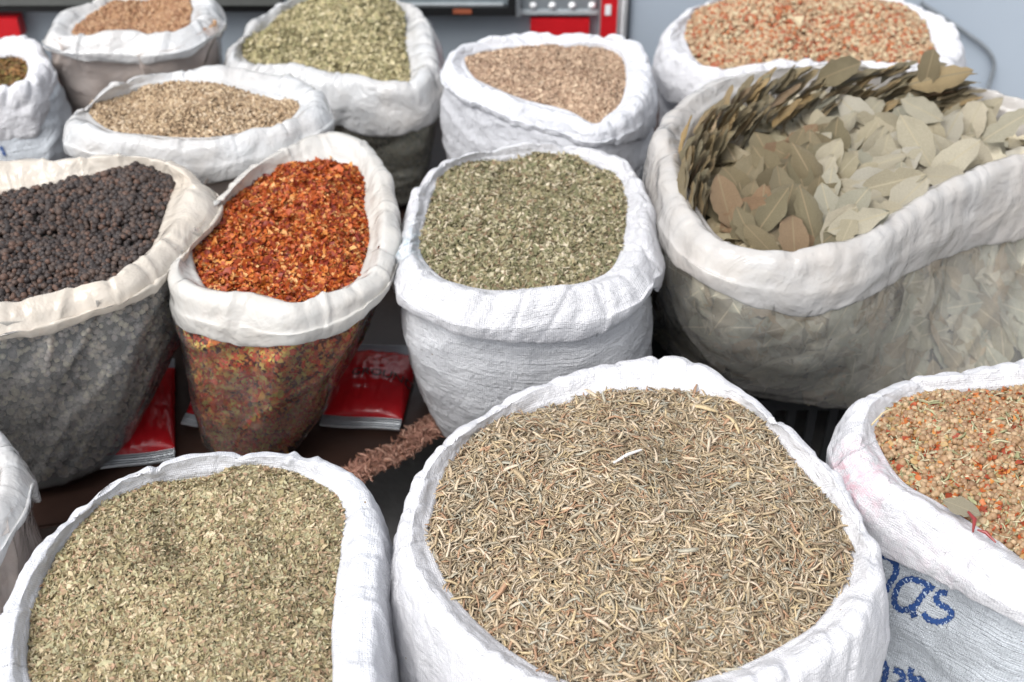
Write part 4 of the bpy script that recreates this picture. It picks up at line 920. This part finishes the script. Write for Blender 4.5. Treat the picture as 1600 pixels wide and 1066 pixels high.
bbox('white_edge', 969.5, -60, 975, 110, whm, BY-.022, .03); bbox('door_gap_strip', 976, -60, 987, 150, darkm, BY-.012, .02)
root2 = empty('framed_screen', tuple(bpt(690, 0))); tag(root2, 'black framed dull grey screen panel mounted on the cabinet', 'screen')
bbox('frame', 560, 12, 806, 25, darkm, BY-.03, .03, root2); bbox('frame', 794, -40, 806, 11.6, darkm, BY-.03, .03, root2)
bbox('screen', 560, -40, 793.5, 11.6, glassm, BY-.012, .012, root2); bbox('bezel_edge', 560, 6, 786, 9, stripm, BY-.018, .005, root2); bbox('badge', 708, 15, 737, 22, orangem, BY-.033, .002, root2)
root3 = empty('storage_shelf', tuple(bpt(50, 40))); tag(root3, 'dark grey shelf band with a red plate at the far left', 'shelf')
bbox('shelf_board', -400, -60, 430, 9, simple('olive_grey_band', (.10, .105, .10), .5), BY-.04, .05, root3); bbox('dark_rail', -400, 10, 430, 19, darkm, BY-.03, .04, root3); bbox('red_plate', -60, 30, 26, 60, redm, BY-.03, .04, root3)
cbl = [at_y(x, y, BY-.012) for x, y in ((1440,5),(1475,28),(1510,52),(1540,75),(1553,98),(1548,125),(1535,160),(1520,200))]
cb = cr_open(np.array(cbl), np.linspace(0, 7, 60)); thing1(MB().tube(cb, .005, 8), 'curved_tube', simple('grey_tube', (.20, .22, .24), .5), 'thin grey cable set against the blue grey wall', 'curve', cb[0])  # thin grey curved tube set just off the wall

# ------------------------------------------------------------------ light
w = D.worlds.new('World'); SC.world = w; w.use_nodes = True; nt = w.node_tree; bg = nt.nodes['Background']
EL, ROT = 56, -135
sky = nt.nodes.new('ShaderNodeTexSky'); sky.sky_type = 'NISHITA'; sky.sun_disc = False; sky.sun_elevation = R(EL); sky.sun_rotation = R(ROT)
sky.dust_density = 3.; sky.air_density = 1.
hs = nt.nodes.new('ShaderNodeHueSaturation'); hs.inputs['Saturation'].default_value = .22
nt.links.new(sky.outputs[0], hs.inputs['Color']); nt.links.new(hs.outputs[0], bg.inputs['Color']); bg.inputs['Strength'].default_value = .15
sd = D.lights.new('sun', 'SUN'); sd.energy = 1.25; sd.angle = R(35); sd.color = (1, .975, .94); so = D.objects.new('sun', sd); COL.objects.link(so)
# sky rotation r points to (sin r, cos r)
dx, dy, dz = math.sin(R(ROT))*math.cos(R(EL)), math.cos(R(ROT))*math.cos(R(EL)), math.sin(R(EL))
so.rotation_euler = Vector((dx, dy, dz)).to_track_quat('Z', 'Y').to_euler(); so.location = (dx*5, dy*5, 5)
SC.view_settings.view_transform = 'Standard'; SC.view_settings.look = 'None'; SC.view_settings.gamma = 1; SC.view_settings.use_curve_mapping = False
SC.view_settings.exposure = .95
SC.render.engine = 'CYCLES'; SC.cycles.max_bounces = 8; SC.cycles.transparent_max_bounces = 12
